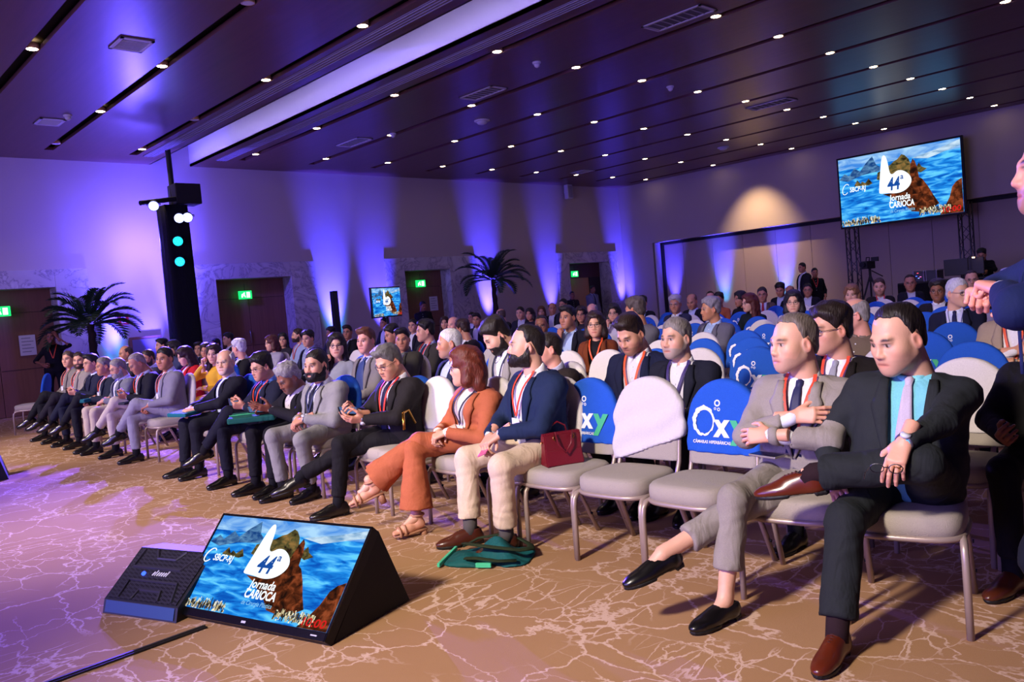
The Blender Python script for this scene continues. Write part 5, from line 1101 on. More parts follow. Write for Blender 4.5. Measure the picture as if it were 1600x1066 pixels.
def soft_bag(name,loc,rz,label,w,d,h,col,seed=1,cat='bag'):
    e=empty(name,loc,rz); tag(e,label,cat); f=Field((-w-.05,-d-.05,-.02),(w+.05,d+.05,h+.1),.014); rnd=random.Random(seed); X,Y,Z=f.xyz()
    q=((np.abs(X)/w)**4+(np.abs(Y)/d)**4)**.25; top=h*(.55+.35*np.sin(X*9+seed)*np.sin(Y*13+1)+.25*np.sin(X*23+Y*17)); D=np.maximum((q-1)*min(w,d),np.maximum(Z-top*np.clip(1.25-q,.15,1),-Z)); f.D=D.astype(np.float32); P,Q=f.mesh(); mesh_obj('body',relax(P,Q,2,.5),Q,fabric(col,.7,folds=.8),e,True); return e
e=soft_bag('tote_bag',(2.98,3.52,0),math.radians(-58),'teal cloth tote bag lying flat on the carpet',.26,.17,.11,'#0f5458')
Ms=fabric('#23301c',.8,name='strap_green'); MB().tube([(-.20,.15,.03),(-.1,.12,.085),(.02,.14,.10),(.14,.16,.07),(.22,.10,.05),(.25,0,.06),(.2,-.08,.075),(.05,-.1,.10),(-.08,-.05,.10),(-.16,.04,.08)],.024,8,flat=.3).build('strap',Ms,e,True); MB().tube([(-.1,-.14,.05),(-.02,-.17,.06),(.1,-.175,.045),(.2,-.15,.04)],.02,8,flat=.3).build('strap',Ms,e,True); MB().box((-.262,-.17,.008),(-.245,.15,.03),.004).build('piping',fabric('#4cc49a',.8),e); MB().box((-.03,-.185,.01),(.06,-.165,.035),.004).build('label_tab',fabric('#4cc49a',.8),e)
e=soft_bag('black_handbag',(3.42,4.80,.475),.6,'soft black handbag with chain on the seat beside the woman in orange',.15,.09,.22,'#0c0c10',4,'handbag'); MB().tube([(-.12,0,.15),(-.06,.02,.26),(.05,.02,.27),(.12,0,.16)],.010,6).build('handle',plain('bag_gold','#c8923a',.25,1),e,True)
# ------------------------------------------------------------------ audience
ROWX=lambda k: 3.53+.95*(k-1)
OCC=[]   # (row, y)
def hd(u,v,x): return at_x(u,v,x)
def chair_label(cover,label):
    w=label.split(); w=w[:11]
    while w[-1] in('a','the','of','and','in','with','to','his','behind','at','left','right','between','who','beneath','above','under','by','before','beside','near','below','red','orange','grey','black','dark','two','bearded','navy','from','for','man','brown','blue'): w.pop()
    return '%s chair of the %s'%('blue' if cover=='blue' else 'white',' '.join(w))
def seat(label,u,v,x,cover='white',face=180,lean=.0,ch=True,y=None,row=None,**k):
    """seated figure whose head centre lies on the photo ray (u,v); x = distance of the hip plane"""
    P=hd(u,v,x+lean*math.cos(math.radians(face))); yy=P[1] if y is None else y
    fx,fy=math.cos(math.radians(face)),math.sin(math.radians(face))
    loc=(x,yy-lean*fy)
    J=person(label,loc,face=face,head=P,**k)
    if ch:
        chair(x+.08*fx*1.0,loc[1]+.08*fy,face,cover,chair_label(cover,label))
    OCC.append((x,loc[1])); return J
def phone(J,s,label,col='#0c0c12',off=(0,.09,-.035),ang=0,size=(.075,.15),screen=False):
    ar=J['hdirs'][0 if s>0 else 1]
NEARH=.0125
# --- front row, right to left
J1=seat('man in charcoal suit and aqua shirt seated with ankle on knee',1402,528,3.55,cover='white',face=194,lean=.03,hyaw=-36,hpit=14,hs=1.16,build=1.14,belly=.03,skin='fair',hair=('recede','#150d09'),stub=(hexc('#9a7060'),.25),
  top=dict(kind='jacket',col='#23272a',open='open',shirt='#74c3cf',tie='#b9aebf'),legs=((.20,.62,.09),(.2,1,.9),(.32,.42,.66),(-1,.6,.4),((.15,1,0),0),((1,.12,-.12),0)),
  arms=((.24,.24,.60),(1,-.5,-.3),(-.05,.47,.80),(-1,-.6,-.1),('rest','drape'),((-.2,.9,-.3),(.3,.6,-.7)),((.5,.2,.8),(-.1,.5,.8))),pants='#1d2123',shoe=('oxford','#58200e'),sock='#241318',h=NEARH,extra=dict(watch=-1,ring=-1),pantstyle='straight',leg_r=1.1,hem=.06)
J2=seat('man in light grey suit seated with folded arms and crossed legs',1240,535,3.55,cover='white',face=190,lean=.02,hyaw=-36,hpit=2,hs=1.08,build=1.04,skin='fair',hair=('recede','#5e554c'),stub=(hexc('#8a7a70'),.35),brow='#4a3a30',
  top=dict(kind='jacket',col='#8f8880',open='button',shirt='#d6d9e2',tie='#23264c',lan='#d9472c',badge=False,lanend=.30),legs=((.20,.56,.09),(.2,1,.6),(.44,.70,.30),(.3,1,1.5),((.35,1,0),0),((.62,.85,-.22),0)),
  arms='cross',pants='#8a837b',shoe=('loafer','#0b0a0b'),sock=None,h=NEARH,hem=.13,pantstyle='straight')
# empty chairs of the front row
chair(3.46,2.38,180,'blue','empty blue chair with printed logo next to the man in light grey'); chair(3.45,2.85,183,'messy','empty chair with crooked white cover between the two blue ones'); chair(3.45,3.31,181,'blue','empty blue chair with printed logo behind the burgundy handbag')
OCC+=[(3.5,2.38),(3.5,2.85),(3.5,3.31)]
J3=seat('bearded man in navy blazer and cream trousers seated looking aside',822,540,3.55,cover='white',face=168,lean=.05,hyaw=-26,hpit=-4,hs=1.04,build=1.08,skin='fair',hair=('recede','#17100c'),beard=('#17100c',.011),brow='#17100c',
  top=dict(kind='jacket',col='#1a2846',open='open',shirt='#e2e4ee',lan='#d9472c',lanend=.46),legs=((.14,.48,.09),(.35,1,.6),(-.16,.40,.09),(-.35,1,.6),((.3,1,0),0),((.0,1,0),0)),
  arms=((.05,.34,.66),(1,-.5,-.4),(-.06,.33,.68),(-1,-.5,-.4),('clasp','drape'),((-.5,.8,-.45),(.6,.7,-.5)),((.3,.3,1),(-.2,.4,1))),pants='#d6bfa2',shoe=('oxford','#4a2013'),sock='#55504e',h=NEARH,hem=.07,pantstyle='straight',leg_r=1.08)
J4=seat('woman in orange trouser suit seated with crossed legs',728,572,3.55,cover='white',face=176,lean=.04,hyaw=-40,hpit=3,fem=True,hs=1.04,build=1.03,skin='fair',hair=('bob','#5a2414'),glasses='#2a2030',
  top=dict(kind='jacket',col='#ad5e3c',open='open',shirt='#e4d9d0',lan='#25243a',lanend=.38,badgecol='#8fc4d8'),legs=((.06,.50,.12),(.1,1,.6),(.34,.66,.34),(.1,1,1.5),((.2,1,0),0),((.45,.9,-.25),0)),
  arms='lap',pants='#ad5e3c',pantstyle='wide',shoe=('sandal','#a8785a'),sock=None,h=NEARH,hem=.05)
chair(3.45,4.83,180,'white','empty white covered chair holding the soft black handbag'); OCC.append((3.5,4.83))
J5=seat('grey haired man in black suit seated looking down at phone',607,565,3.55,cover='blue',face=180,lean=.05,hyaw=5,hpit=24,hs=1.04,skin='light',hair=('side','#5a5855'),glasses='#15151a',brow='#3a3430',
  top=dict(kind='jacket',col='#1b1718',open='open',shirt='#e4e4ea',tie='#181a38',lan='#d9382c',badge=False,lanend=.2),legs=((.16,.50,.09),(.1,1,.6),(.40,.68,.30),(.2,1,1.5),((.3,1,0),0),((.55,.9,-.2),0)),
  arms=((.05,.33,.74),(1,-.5,-.5),(-.03,.34,.70),(-1,-.5,-.4),('hold','rest'),((.1,.9,.15),(.3,.9,.1)),((.6,.1,-.6),(-.6,.1,-.7))),pants='#100e12',shoe=('oxford','#0d0a09'),h=NEARH,extra=dict(watch=-1))
J6=seat('dark bearded man in pale grey suit sitting with clasped hands',494,570,3.55,cover='blue',face=186,lean=.08,hyaw=14,hpit=4,hs=1.08,build=1.12,belly=.03,skin='light',hair=('buzz','#1b1411'),beard=('#120d0b',.009),brow='#120d0b',
  top=dict(kind='jacket',col='#8b8a86',open='open',shirt='#dfe2ea',tie='#1b1d33',lan='#20284e',lanend=.42),legs=((.14,.42,.09),(.3,1,.6),(-.14,.34,.09),(-.3,1,.6),((.2,1,0),0),((.0,1,0),0)),arms='lap',pants='#858480',shoe=('oxford','#0b0a0b'),h=.014,extra=dict(watch=-1))
J7=seat('curly grey haired man with moustache in black jacket bent over phone',450,590,3.58,cover='white',face=182,lean=.14,hyaw=4,hpit=30,hs=1.04,skin='brown',hair=('curly','#8a8784'),brow='#6a6764',stub=(hexc('#8a8078'),.3),
  top=dict(kind='jacket',col='#15131a',open='open',shirt='#cfc9c6',square='#d8d4dc'),legs=((.12,.48,.09),(.2,1,.6),(-.12,.44,.09),(-.2,1,.6),((.25,1,0),0),((-.1,1,0),0)),arms=((.06,.36,.70),(1,-.5,-.4),(-.04,.36,.72),(-1,-.5,-.4),('hold','flat'),((.1,.9,.1),(.3,.9,.3)),((.6,.1,-.6),(-.7,.2,-.6))),pants='#100f15',h=.015,lod=1)
J8=seat('young black haired man with glasses in dark navy suit using phone',408,573,3.55,cover='white',face=182,lean=.06,hyaw=4,hpit=14,skin='light',hair=('full','#0c0a0c'),glasses='#15151a',
  top=dict(kind='jacket',col='#15182a',open='open',shirt='#5b86c4',tie='#14204a',lan='#d9472c',lanend=.3),legs='crossL',arms='phone',pants='#0f1020',h=.015,lod=1)
J9=seat('bald white haired man with moustache in dark blazer without tie',352,566,3.58,cover='blue',face=176,lean=.03,hyaw=42,hpit=0,hs=1.06,build=1.05,skin='fair',hair=('bald','#c9c4c0'),glasses='#8a8078',brow='#b0a8a0',stub=(hexc('#d0c8c4'),.4),
  top=dict(kind='jacket',col='#14141f',open='open',shirt='#c6d2ea'),legs=((.13,.50,.09),(.2,1,.6),(-.12,.44,.09),(-.2,1,.6),((.25,1,0),0),((-.1,1,0),0)),arms=((.07,.40,.68),(1,-.5,-.4),(-.05,.40,.68),(-1,-.5,-.4),('clasp','clasp'),((-.4,.9,-.1),(.4,.9,-.1)),((.3,.2,1),(-.3,.2,1))),pants='#13141f',h=.015,lod=1)
J10=seat('man in grey blazer and grey trousers sitting with crossed legs',257,560,3.58,cover='white',face=176,lean=.05,hyaw=38,hpit=4,hs=1.04,build=1.05,skin='tan',hair=('short','#15100e'),
  top=dict(kind='jacket',col='#7d7a86',open='open',shirt='#d4dcea',lan='#d9472c',lanend=.5),legs='crossL',arms='lap',pants='#908e98',h=.016,lod=1)
J11=seat('man in dark blazer bowed over phone with grey folder on lap',214,568,3.6,cover='white',face=182,lean=.12,hyaw=0,hpit=28,skin='tan',hair=('recede','#8a8078'),top=dict(kind='jacket',col='#15151f',open='open',shirt='#d0d8e6',lan='#d9472c',lanend=.5),legs='crossL',arms='phone',pants='#c4b8a4',h=.017,lod=1)
J12=seat('grey bearded man with glasses and blazer seated eighth from the far end',184,575,3.58,cover='blue',face=182,lean=.06,hyaw=0,hpit=16,skin='light',hair=('short','#7c7672'),beard=('#8c8682',.008),glasses='#222226',top=dict(kind='jacket',col='#6f7078',open='open',shirt='#cdd2dc'),legs='flat',arms='lap',pants='#bcae98',h=.018,lod=1)
J13=seat('grey templed man in dark jacket with teal pouch on lap',162,572,3.6,cover='white',face=180,lean=.06,hyaw=2,hpit=6,skin='tan',hair=('short','#6a6462'),top=dict(kind='jacket',col='#1a2030',open='open',shirt='#d4dae6',lan='#d9472c',lanend=.5),legs='crossL',arms='lap',pants='#12131d',h=.018,lod=1)
J14=seat('dark haired man in glasses and navy jacket gesturing while seated',142,567,3.58,cover='blue',face=180,lean=.05,hyaw=10,hpit=4,skin='light',hair=('side','#100d10'),glasses='#18181c',top=dict(kind='jacket',col='#191c33',open='open',shirt='#c6d0e6',tie='#1a1c3a'),legs='crossL',arms='phone',pants='#14182c',h=.018,lod=1)
J15=seat('bearded man in beige blazer seated facing the camera near the row end',124,563,3.6,cover='white',face=186,lean=.04,hyaw=48,hpit=2,build=1.08,skin='light',hair=('short','#2a1c16'),beard=('#3a261c',.007),top=dict(kind='jacket',col='#8d857c',open='open',shirt='#b8b4b4',lan='#d9472c',lanend=.5),legs='crossL',arms='lap',pants='#1a1722',h=.018,lod=1)
J16=seat('last man of the front row in taupe jacket with hands clasped on knee',107,561,3.6,cover='blue',face=184,lean=.03,hyaw=36,hpit=2,skin='light',hair=('short','#4a3a30'),top=dict(kind='jacket',col='#7a736c',open='open',shirt='#a8a4a4',lan='#d9472c',lanend=.5),legs='crossL',arms='lap',pants='#0f1018',h=.018,lod=1)
chair(3.35,15.4,150,'blue','empty blue chair beyond the end of the front row'); chair(4.1,15.7,160,'white','empty white chair beside the standing visitor'); chair(4.6,16.2,165,'blue','second empty blue chair beside the standing visitor')
# --- second row
def back(label,u,v,row,cover=None,ch=True,h=.022,lod=1,dx=0,**k):
    x=ROWX(row)+dx; z=at_x(u,v,x)[2]
    cov=cover or ('blue' if (int(u)+row)%2 else 'white')
    k.setdefault('arms','lap'); k.setdefault('pants','#15151c')
    return seat(label,u,v,x,cover=cov,ch=ch,h=h,lod=lod,nolegs=row>4,shoe=k.pop('shoe',('oxford','#0c0a0a') if row<=3 else None),hands=k.pop('hands',True),**k)
suit=lambda c,s='#d4d8e2',**q: dict(kind='jacket',col=c,open='open',shirt=s,**q)
back('dark haired man with glasses in black suit and silver tie behind the grey suit',1297,514,2,h=.015,lod=0,face=186,lean=.05,hyaw=-34,hpit=4,hs=1.12,build=1.08,skin='light',hair=('full','#1c110b'),glasses='#2a2a2e',top=suit('#17120f','#d8dcea',tie='#8f9098',lan='#d9472c',lanend=.4,badge=False),legs='flat')
back('silver haired bearded man in dark blazer with purple lanyard',1056,528,2,'white',h=.015,lod=0,face=192,lean=.04,hyaw=-16,hpit=2,hs=1.07,build=1.06,skin='fair',hair=('short','#77706a'),stub=(hexc('#9a948e'),.7),brow='#4a3c34',top=suit('#1b1d2c','#e0dee4',lan='#3a2a6c',lanend=.42),arms='lap',legs='tuck')
back('brown haired man in navy blazer with orange lanyard looking down',985,522,2,'white',h=.015,lod=0,face=192,lean=.08,hyaw=-10,hpit=26,hs=1.05,skin='light',hair=('quiff','#22140d'),stub=(hexc('#5a3c30'),.5),top=suit('#151a36','#d4d2dc',lan='#e0552c',lanend=.34),arms='lap',legs='tuck')
back('man in dark brown jacket hidden behind the bearded navy blazer man',856,545,2,'white',h=.018,face=170,hyaw=-20,hpit=2,skin='pink',hair=('short','#1c130f'),top=suit('#241c1a','#9a9cb0'),legs='tuck')
back('young man with thick dark hair in grey jacket bowing his head',775,524,2,'white',h=.018,face=176,lean=.14,hyaw=-20,hpit=34,hs=1.08,skin='fair',hair=('full','#1a110d'),beard=('#1a110d',.006),top=suit('#8c8884','#e0dce0',lan='#1d2040',lanend=.4,badge=False),legs='tuck')
back('white haired man in profile seated behind the woman in orange',702,536,2,'white',h=.018,face=176,hyaw=-26,hpit=2,hs=1.04,skin='tan',hair=('buzz','#c9c0b8'),stub=(hexc('#a8988c'),.3),top=suit('#20243c','#b0bade'),legs='tuck')
back('auburn haired man in grey suit and patterned blue scarf tie',572,532,2,'white',h=.02,face=186,hyaw=14,hpit=2,skin='pink',hair=('side','#5a3420'),top=suit('#7f7a78','#b8bcd4',tie='#3a4a7c',scarf=1),legs='tuck')
back('curly dark haired man in olive jacket behind the phone reader',612,522,4,'blue',h=.02,face=180,hyaw=-10,hpit=16,skin='tan',hair=('full','#17110e'),top=suit('#2c2a26','#9a9aa8'))
back('bespectacled woman with dark hair in pale knit top turning round',526,540,2,'blue',h=.02,face=195,lean=.05,hyaw=38,hpit=0,fem=True,skin='fair',hair=('long','#150d0c'),glasses='#141418',top=dict(kind='sweater',col='#8f9498'),legs='tuck',arms='chin')
back('long haired woman in red jacket looking down in the second row',289,556,2,'white',face=178,lean=.05,hyaw=-4,hpit=20,fem=True,skin='fair',hair=('long','#2a1814'),top=suit('#c01826','#d8c8c4'),pants='#14121a',legs='tuck')
back('smiling woman in yellow top with dark wavy hair',334,553,2,'blue',face=178,lean=.03,hyaw=48,hpit=4,fem=True,skin='fair',hair=('wavy','#2a1a16'),top=dict(kind='sweater',col='#d8a52c'),pants='#d8a020',legs='tuck',arms='chin')
back('woman with orange lanyard and cream jacket beside the yellow top',322,548,3,'white',face=180,hyaw=44,hpit=4,fem=True,skin='tan',hair=('long','#221412'),top=suit('#c8b890','#e0d8cc',lan='#e0552c',badge=False))
back('man with beard and glasses behind the grey blazer',231,559,2,'blue',face=180,hyaw=20,hpit=10,skin='tan',hair=('short','#2c1d18'),beard=('#3a2820',.006),glasses='#1a1a1e',top=suit('#3a3848'),legs='tuck')
back('balding man half hidden behind the phone user near the far end',196,552,2,'white',face=180,hyaw=0,hpit=8,skin='tan',hair=('bald','#4a3a34'),top=suit('#33303c'))
back('woman with loose dark hair seated behind the grey blazer',271,543,3,'blue',face=185,hyaw=-10,hpit=14,fem=True,skin='light',hair=('long','#181014'),top=dict(kind='sweater',col='#3a3f6c'))
back('young man in dark jacket between the woman in red and the tower',311,545,4,'white',face=185,hyaw=40,hpit=2,skin='light',hair=('side','#1a1210'),top=suit('#20223a','#7a7fa0',tie='#2a2a4a'))
back('person with black hair only just visible beside the tower base',252,540,3,'blue',lod=2,face=180,hyaw=0,hpit=0,skin='light',hair=('full','#0f0c10'),top=suit('#20202c'))
back('dark haired listener above the white haired man',356,530,5,'white',lod=2,face=180,hyaw=0,hpit=0,skin='light',hair=('full','#14121c'),top=suit('#1c1d2c'))
back('listener with short black hair left of the bald front row man',337,538,5,'blue',lod=2,face=180,hyaw=10,skin='light',hair=('short','#14121c'),top=suit('#1c1d2c'))
back('white haired man in dark suit turned away behind the bald man',373,544,3,'white',face=176,hyaw=-60,hpit=4,hs=1.05,skin='pink',hair=('full','#cfc6cc'),top=suit('#17171f'))
back('red haired woman in the fourth row behind the phone users',424,536,4,'white',face=180,hyaw=-10,hpit=6,fem=True,skin='fair',hair=('bob','#4a221c'),top=dict(kind='sweater',col='#a8a4b4'))
back('dark haired woman smiling in the fifth row',442,531,5,'blue',face=190,hyaw=42,hpit=0,fem=True,skin='light',hair=('long','#120d10'),top=dict(kind='sweater',col='#2a2634'))
back('bearded man in light blue shirt turning to the left',465,524,5,'white',face=180,hyaw=-20,hpit=0,skin='light',hair=('short','#2a1a14'),beard=('#2a1a14',.007),top=dict(kind='shirt',col='#9aa8d4',lan='#e0552c',badge=False))
back('young man with black hair above the grey suit',481,529,4,'blue',face=186,hyaw=20,hpit=6,skin='light',hair=('full','#0f0c0e'),top=suit('#20222c','#8f98b8'))
back('small dark haired listener under the slim column speaker',517,520,7,'white',lod=2,face=190,hyaw=-20,skin='brown',hair=('full','#0e0b0c'),top=suit('#1c1c28'))
back('man in black suit and glasses under the column speaker',543,519,7,'blue',face=195,hyaw=22,hpit=0,hs=1.15,skin='tan',hair=('side','#18120f'),glasses='#2a2a2e',top=suit('#12121a','#b4b8cc',tie='#a02428'))
back('dark man directly below the small display',600,505,9,'white',lod=2,face=190,hyaw=0,hs=1.1,skin='tan',hair=('buzz','#1c130f'),top=suit('#1c1c28'))
back('thin faced young man with dark hair in olive jacket',629,530,3,'white',face=186,hyaw=38,hpit=4,skin='tan',hair=('side','#120d0b'),top=suit('#3a382e','#55584e'))
back('slim man in white shirt leaning below the black clad photographer',645,509,7,'blue',face=190,hyaw=20,hpit=0,skin='light',hair=('short','#1a120f'),top=suit('#1c1c2a','#d8dae6'))
back('man in dark grey suit and red lanyard looking left',664,517,4,'white',face=180,hyaw=-22,hpit=2,hs=1.1,skin='light',hair=('full','#120d0b'),top=suit('#37342f','#a8b0c8',tie='#1c2444',lan='#d9302c',lanend=.4,badge=False))
back('woman raising a phone in the eighth row',695,505,8,'blue',face=190,hyaw=30,hpit=0,fem=True,skin='light',hair=('long','#2a1612'),top=dict(kind='sweater',col='#24222c'))
back('bald man between the phone holder and the brown haired neighbour',708,507,6,'white',lod=2,face=180,hyaw=10,skin='pink',hair=('bald','#9a8478'),top=suit('#2a2830'))
back('brown haired man seen from behind above the woman in orange',723,514,5,'blue',face=172,hyaw=-70,hpit=10,skin='tan',hair=('full','#2c1a12'),top=suit('#2a2522'))
back('young man in white shirt in front of the taller palm',745,500,9,'white',face=200,hyaw=12,hpit=0,hs=1.1,skin='tan',hair=('side','#18110e'),top=suit('#1f1f2c','#d8dae4'))
back('small man at the far left of the palm shrub',737,496,12,'blue',lod=2,face=195,hyaw=0,hs=1.1,skin='tan',hair=('short','#18110e'),top=suit('#1f1f2c'))
back('balding man below the taller palm seen from behind',782,492,11,'white',lod=2,face=180,hyaw=-70,hs=1.15,skin='pink',hair=('bald','#4a3c34'),top=suit('#2a2830'))
back('round faced man right of the taller palm',813,489,11,'blue',lod=2,face=215,hyaw=-10,hs=1.15,skin='light',hair=('short','#1a1210'),top=suit('#23232e','#c8ccd8'))
back('dark haired woman right of the round faced man',828,491,10,'white',lod=2,face=200,hyaw=0,fem=True,skin='tan',hair=('bob','#1a100e'),top=dict(kind='sweater',col='#2a2430'))
back('light haired woman with straight hair toward the far door',846,487,13,'blue',lod=2,face=200,hyaw=20,fem=True,hs=1.1,skin='light',hair=('long','#5a3a24'),top=dict(kind='sweater',col='#2a2834'))
back('balding man in black suit before the far door',863,482,13,'white',lod=2,face=200,hyaw=30,hs=1.2,skin='tan',hair=('bald','#1c1412'),top=suit('#12121a'))
back('man with black hair partly hidden behind the man touching his chin',880,476,12,'blue',lod=2,face=190,hyaw=0,hs=1.1,skin='tan',hair=('short','#141012'),top=suit('#20202a'))
back('man in dark suit with his hand at his chin',887,496,5,'white',face=200,hyaw=-12,hpit=0,hs=1.12,build=1.06,skin='tan',hair=('side','#15100e'),top=suit('#171722','#b8d0ee'),arms='chin')
back('man with glasses and black jacket left of the chin toucher',846,509,5,'blue',face=200,hyaw=14,hpit=2,hs=1.05,skin='brown',hair=('recede','#18120f'),glasses='#2c2826',top=suit('#15131a','#4a4a54'))
back('woman with curly hair and glasses behind the brown jacket',908,491,8,'white',face=200,hyaw=10,fem=True,hs=1.05,skin='tan',hair=('wavy','#20140f'),glasses='#1a1a1e',top=dict(kind='sweater',col='#282430'))
back('balding grey haired man beside the curly haired woman',925,486,9,'blue',face=195,hyaw=0,hpit=4,hs=1.1,skin='pink',hair=('bald','#8a8480'),top=suit('#2a2e3a'))
back('woman in rust brown jacket with orange lanyard and glasses',930,507,4,'blue',h=.02,face=205,hyaw=6,hpit=2,fem=True,hs=1.05,skin='light',hair=('bob','#23100c'),glasses='#1a1a20',top=suit('#6c3216','#15121a',lan='#e8582c',lanend=.4,badge=False))
back('person with dark bob holding glasses beside the rust jacket',959,489,7,'white',face=200,hyaw=6,fem=True,hs=1.05,skin='light',hair=('bob','#18100e'),glasses='#1c1c22',top=dict(kind='sweater',col='#c8c4cc'),arms='chin')
back('man in grey blazer seen from behind above the navy blazer',992,484,5,'blue',h=.02,face=176,hyaw=-75,hpit=4,hs=1.1,skin='tan',hair=('full','#4a403a'),top=suit('#5c5a64'))
back('man raising a finger to his temple in the rear rows',1003,474,12,'white',face=200,hyaw=-6,hs=1.2,skin='light',hair=('full','#15100e'),top=suit('#161620','#a8c4ec'),arms='chin')
back('grey haired man with glasses behind the silver haired man',1055,475,9,'blue',face=190,hyaw=10,hs=1.15,skin='tan',hair=('full','#9a949c'),glasses='#24242a',top=suit('#2a2c40'))
back('bald man in black jacket looking down near the rear wall',1081,471,11,'white',face=190,hyaw=0,hpit=18,hs=1.15,skin='tan',hair=('bald','#6a4c3c'),top=suit('#14141c','#b8c4e0'))
back('pale listener against the rear wall left of the blue uplight',1110,465,14,'blue',lod=2,face=190,hyaw=20,hs=1.15,skin='pink',hair=('recede','#2a1e1a'),top=suit('#2a2a34'))
back('dark haired woman in orange top by the rear wall',1123,468,12,'white',lod=2,face=195,hyaw=0,fem=True,hs=1.1,skin='tan',hair=('bun','#15100e'),top=dict(kind='sweater',col='#a85a34'))
back('grey haired man in grey suit turned aside in the middle rows',1110,483,6,'white',h=.02,face=172,hyaw=-28,hpit=2,hs=1.08,build=1.06,skin='tan',hair=('full','#77727c'),top=suit('#5c5a6a','#9ab0dc'))
back('black haired woman beside the redhead',1157,467,11,'blue',lod=2,face=195,hyaw=-40,fem=True,hs=1.1,skin='tan',hair=('long','#100c10'),top=dict(kind='sweater',col='#15151c'))
back('red haired woman with glasses in dark dress looking left',1171,473,9,'white',face=192,hyaw=-44,fem=True,hs=1.1,skin='fair',hair=('long','#4c1c14'),glasses='#2a2224',top=dict(kind='sweater',col='#101c20'))
back('man with glasses in brown suit and red tie by the rear wall',1191,460,13,'blue',face=205,hyaw=0,hs=1.2,skin='tan',hair=('short','#2a221e'),glasses='#17171b',top=suit('#5a4a40','#c8ccdc',tie='#a8242c'))
back('small man looking down beside the blue uplight',1219,453,15,'white',lod=2,face=195,hyaw=0,hpit=18,hs=1.2,skin='tan',hair=('full','#14100f'),top=suit('#15151d','#b8c4e0'))
back('bald man beneath the two standing men',1234,456,15,'blue',lod=2,face=195,hyaw=0,hs=1.15,skin='tan',hair=('bald','#3a2c26'),top=suit('#15151d'))
back('listener in dark clothes right beneath the two standing men',1262,453,15,'white',lod=2,face=195,hyaw=10,hs=1.15,skin='tan',hair=('short','#1a1414'),glasses='#2a2a30',top=suit('#15151d','#c8ccdc'))
back('blue lit woman with glasses behind the grey suit man',1240,472,7,'blue',face=195,hyaw=6,hpit=2,fem=True,hs=1.1,skin='fair',hair=('bob','#140e18'),glasses='#1c1c24',top=dict(kind='sweater',col='#2c3060'))
back('blond woman in tan jacket in the rear rows',1331,460,10,'white',face=200,hyaw=-10,fem=True,hs=1.15,skin='fair',hair=('wavy','#7a5434'),top=suit('#8a7460','#a89a90'))
back('balding bespectacled man behind the dark haired man with silver tie',1334,492,4,'white',h=.02,face=184,hyaw=-58,hpit=4,hs=1.06,skin='pink',hair=('bald','#8c8684'),glasses='#3a3a40',top=dict(kind='shirt',col='#6c5c50'))
back('man in dark suit and red lanyard before the tripod',1374,448,13,'blue',face=205,hyaw=-6,hs=1.25,skin='light',hair=('short','#3a261c'),stub=(hexc('#5a4034'),.5),top=suit('#1c1714','#d0d4e2',lan='#d9302c',badge=False))
back('man with glasses and dark suit before the control desk',1422,442,15,'white',face=205,hyaw=-6,hs=1.3,skin='tan',hair=('recede','#241a15'),glasses='#1c1c20',top=suit('#1a1a22','#c8ccdc'))
back('dark bearded person with glasses left of the blue lit man',1465,454,9,'blue',face=195,hyaw=-4,hs=1.1,skin='brown',hair=('full','#1c130f'),glasses='#1c1c20',top=suit('#17151a'))
back('white haired man with glasses lit bright blue in striped tie',1497,457,6,'blue',h=.02,face=188,hyaw=48,hpit=4,hs=1.08,skin='fair',hair=('short','#b8b6be'),glasses='#2a2a3a',top=suit('#14162e','#c8d0f4',tie='#1c2048',lan='#c8c8e8',badge=False))
back('man with glasses beneath the desk operator',1518,437,13,'white',face=200,hyaw=0,hs=1.25,skin='light',hair=('recede','#2a201c'),glasses='#1c1c20',top=suit('#1c1c26'))
back('blue lit white hair behind the raised sleeve',1577,437,11,'blue',face=190,hyaw=30,hs=1.2,skin='light',hair=('full','#a8a8c0'),top=suit('#2a2c44'))
back('person in beige jacket with folded arms behind the raised sleeve',1582,463,4,'white',h=.02,face=186,lean=.02,hyaw=-10,hpit=4,hs=1.08,skin='light',hair=('full','#1c120e'),top=suit('#9c8a76','#e0dce0',lan='#e0552c',lanend=.35,badge=False),arms='cross',extra=dict(watch=-1))
back('person in black suit at the right edge holding a phone',1650,520,2,'blue',h=.016,lod=1,face=184,hyaw=0,hpit=16,hs=1.05,build=1.15,skin='brown',hair=('short','#120e0d'),top=suit('#0f0e10','#1a1a1e'),arms=((.16,.34,.64),(1,-.5,-.5),(-.06,.34,.66),(-1,-.5,-.4),('hold','rest'),((.0,.9,.1),(.3,.9,.1)),((.6,.1,-.6),(-.6,.1,-.7))),pants='#0c0b0d',shoe=('oxford','#4a2010'),legs=((.12,.55,.09),(.2,1,.6),(-.12,.5,.09),(-.2,1,.6),((.3,1,0),0),((-.1,1,0),0)))
# --- standing people
def stander(label,u,v,loc=None,x=None,y=None,**k):
    P=at_y(u,v,y) if y is not None else at_x(u,v,x); k.setdefault('arms',((.22,.06,.86),(.4,-1,0),(-.22,.06,.86),(-.4,-1,0),('rest','rest'),((0,.15,-1),(0,.15,-1)),((1,.2,0),(-1,.2,0))))
    hip=P[2]-.68; person(label,(P[0],P[1]),head=P,stand=True,lod=k.pop('lod',1),h=k.pop('h',.022),**k)
stander('standing photographer in black with camera strap by the left door',80,526,y=17.4,face=250,hyaw=-10,hpit=6,fem=True,skin='brown',hair=('curly','#120c0a'),top=dict(kind='shirt',col='#101014',lan='#e0552c',badge=False,sleeve='short'),pants='#0f0f14',arms=((.16,.2,1.05),(1,-.2,-.6),(-.12,.16,1.55),(-1,.4,-.6),('hold','rest'),((-.4,.8,-.2),(.4,-.1,.9)),((.8,.2,.4),(-.6,.8,0))))
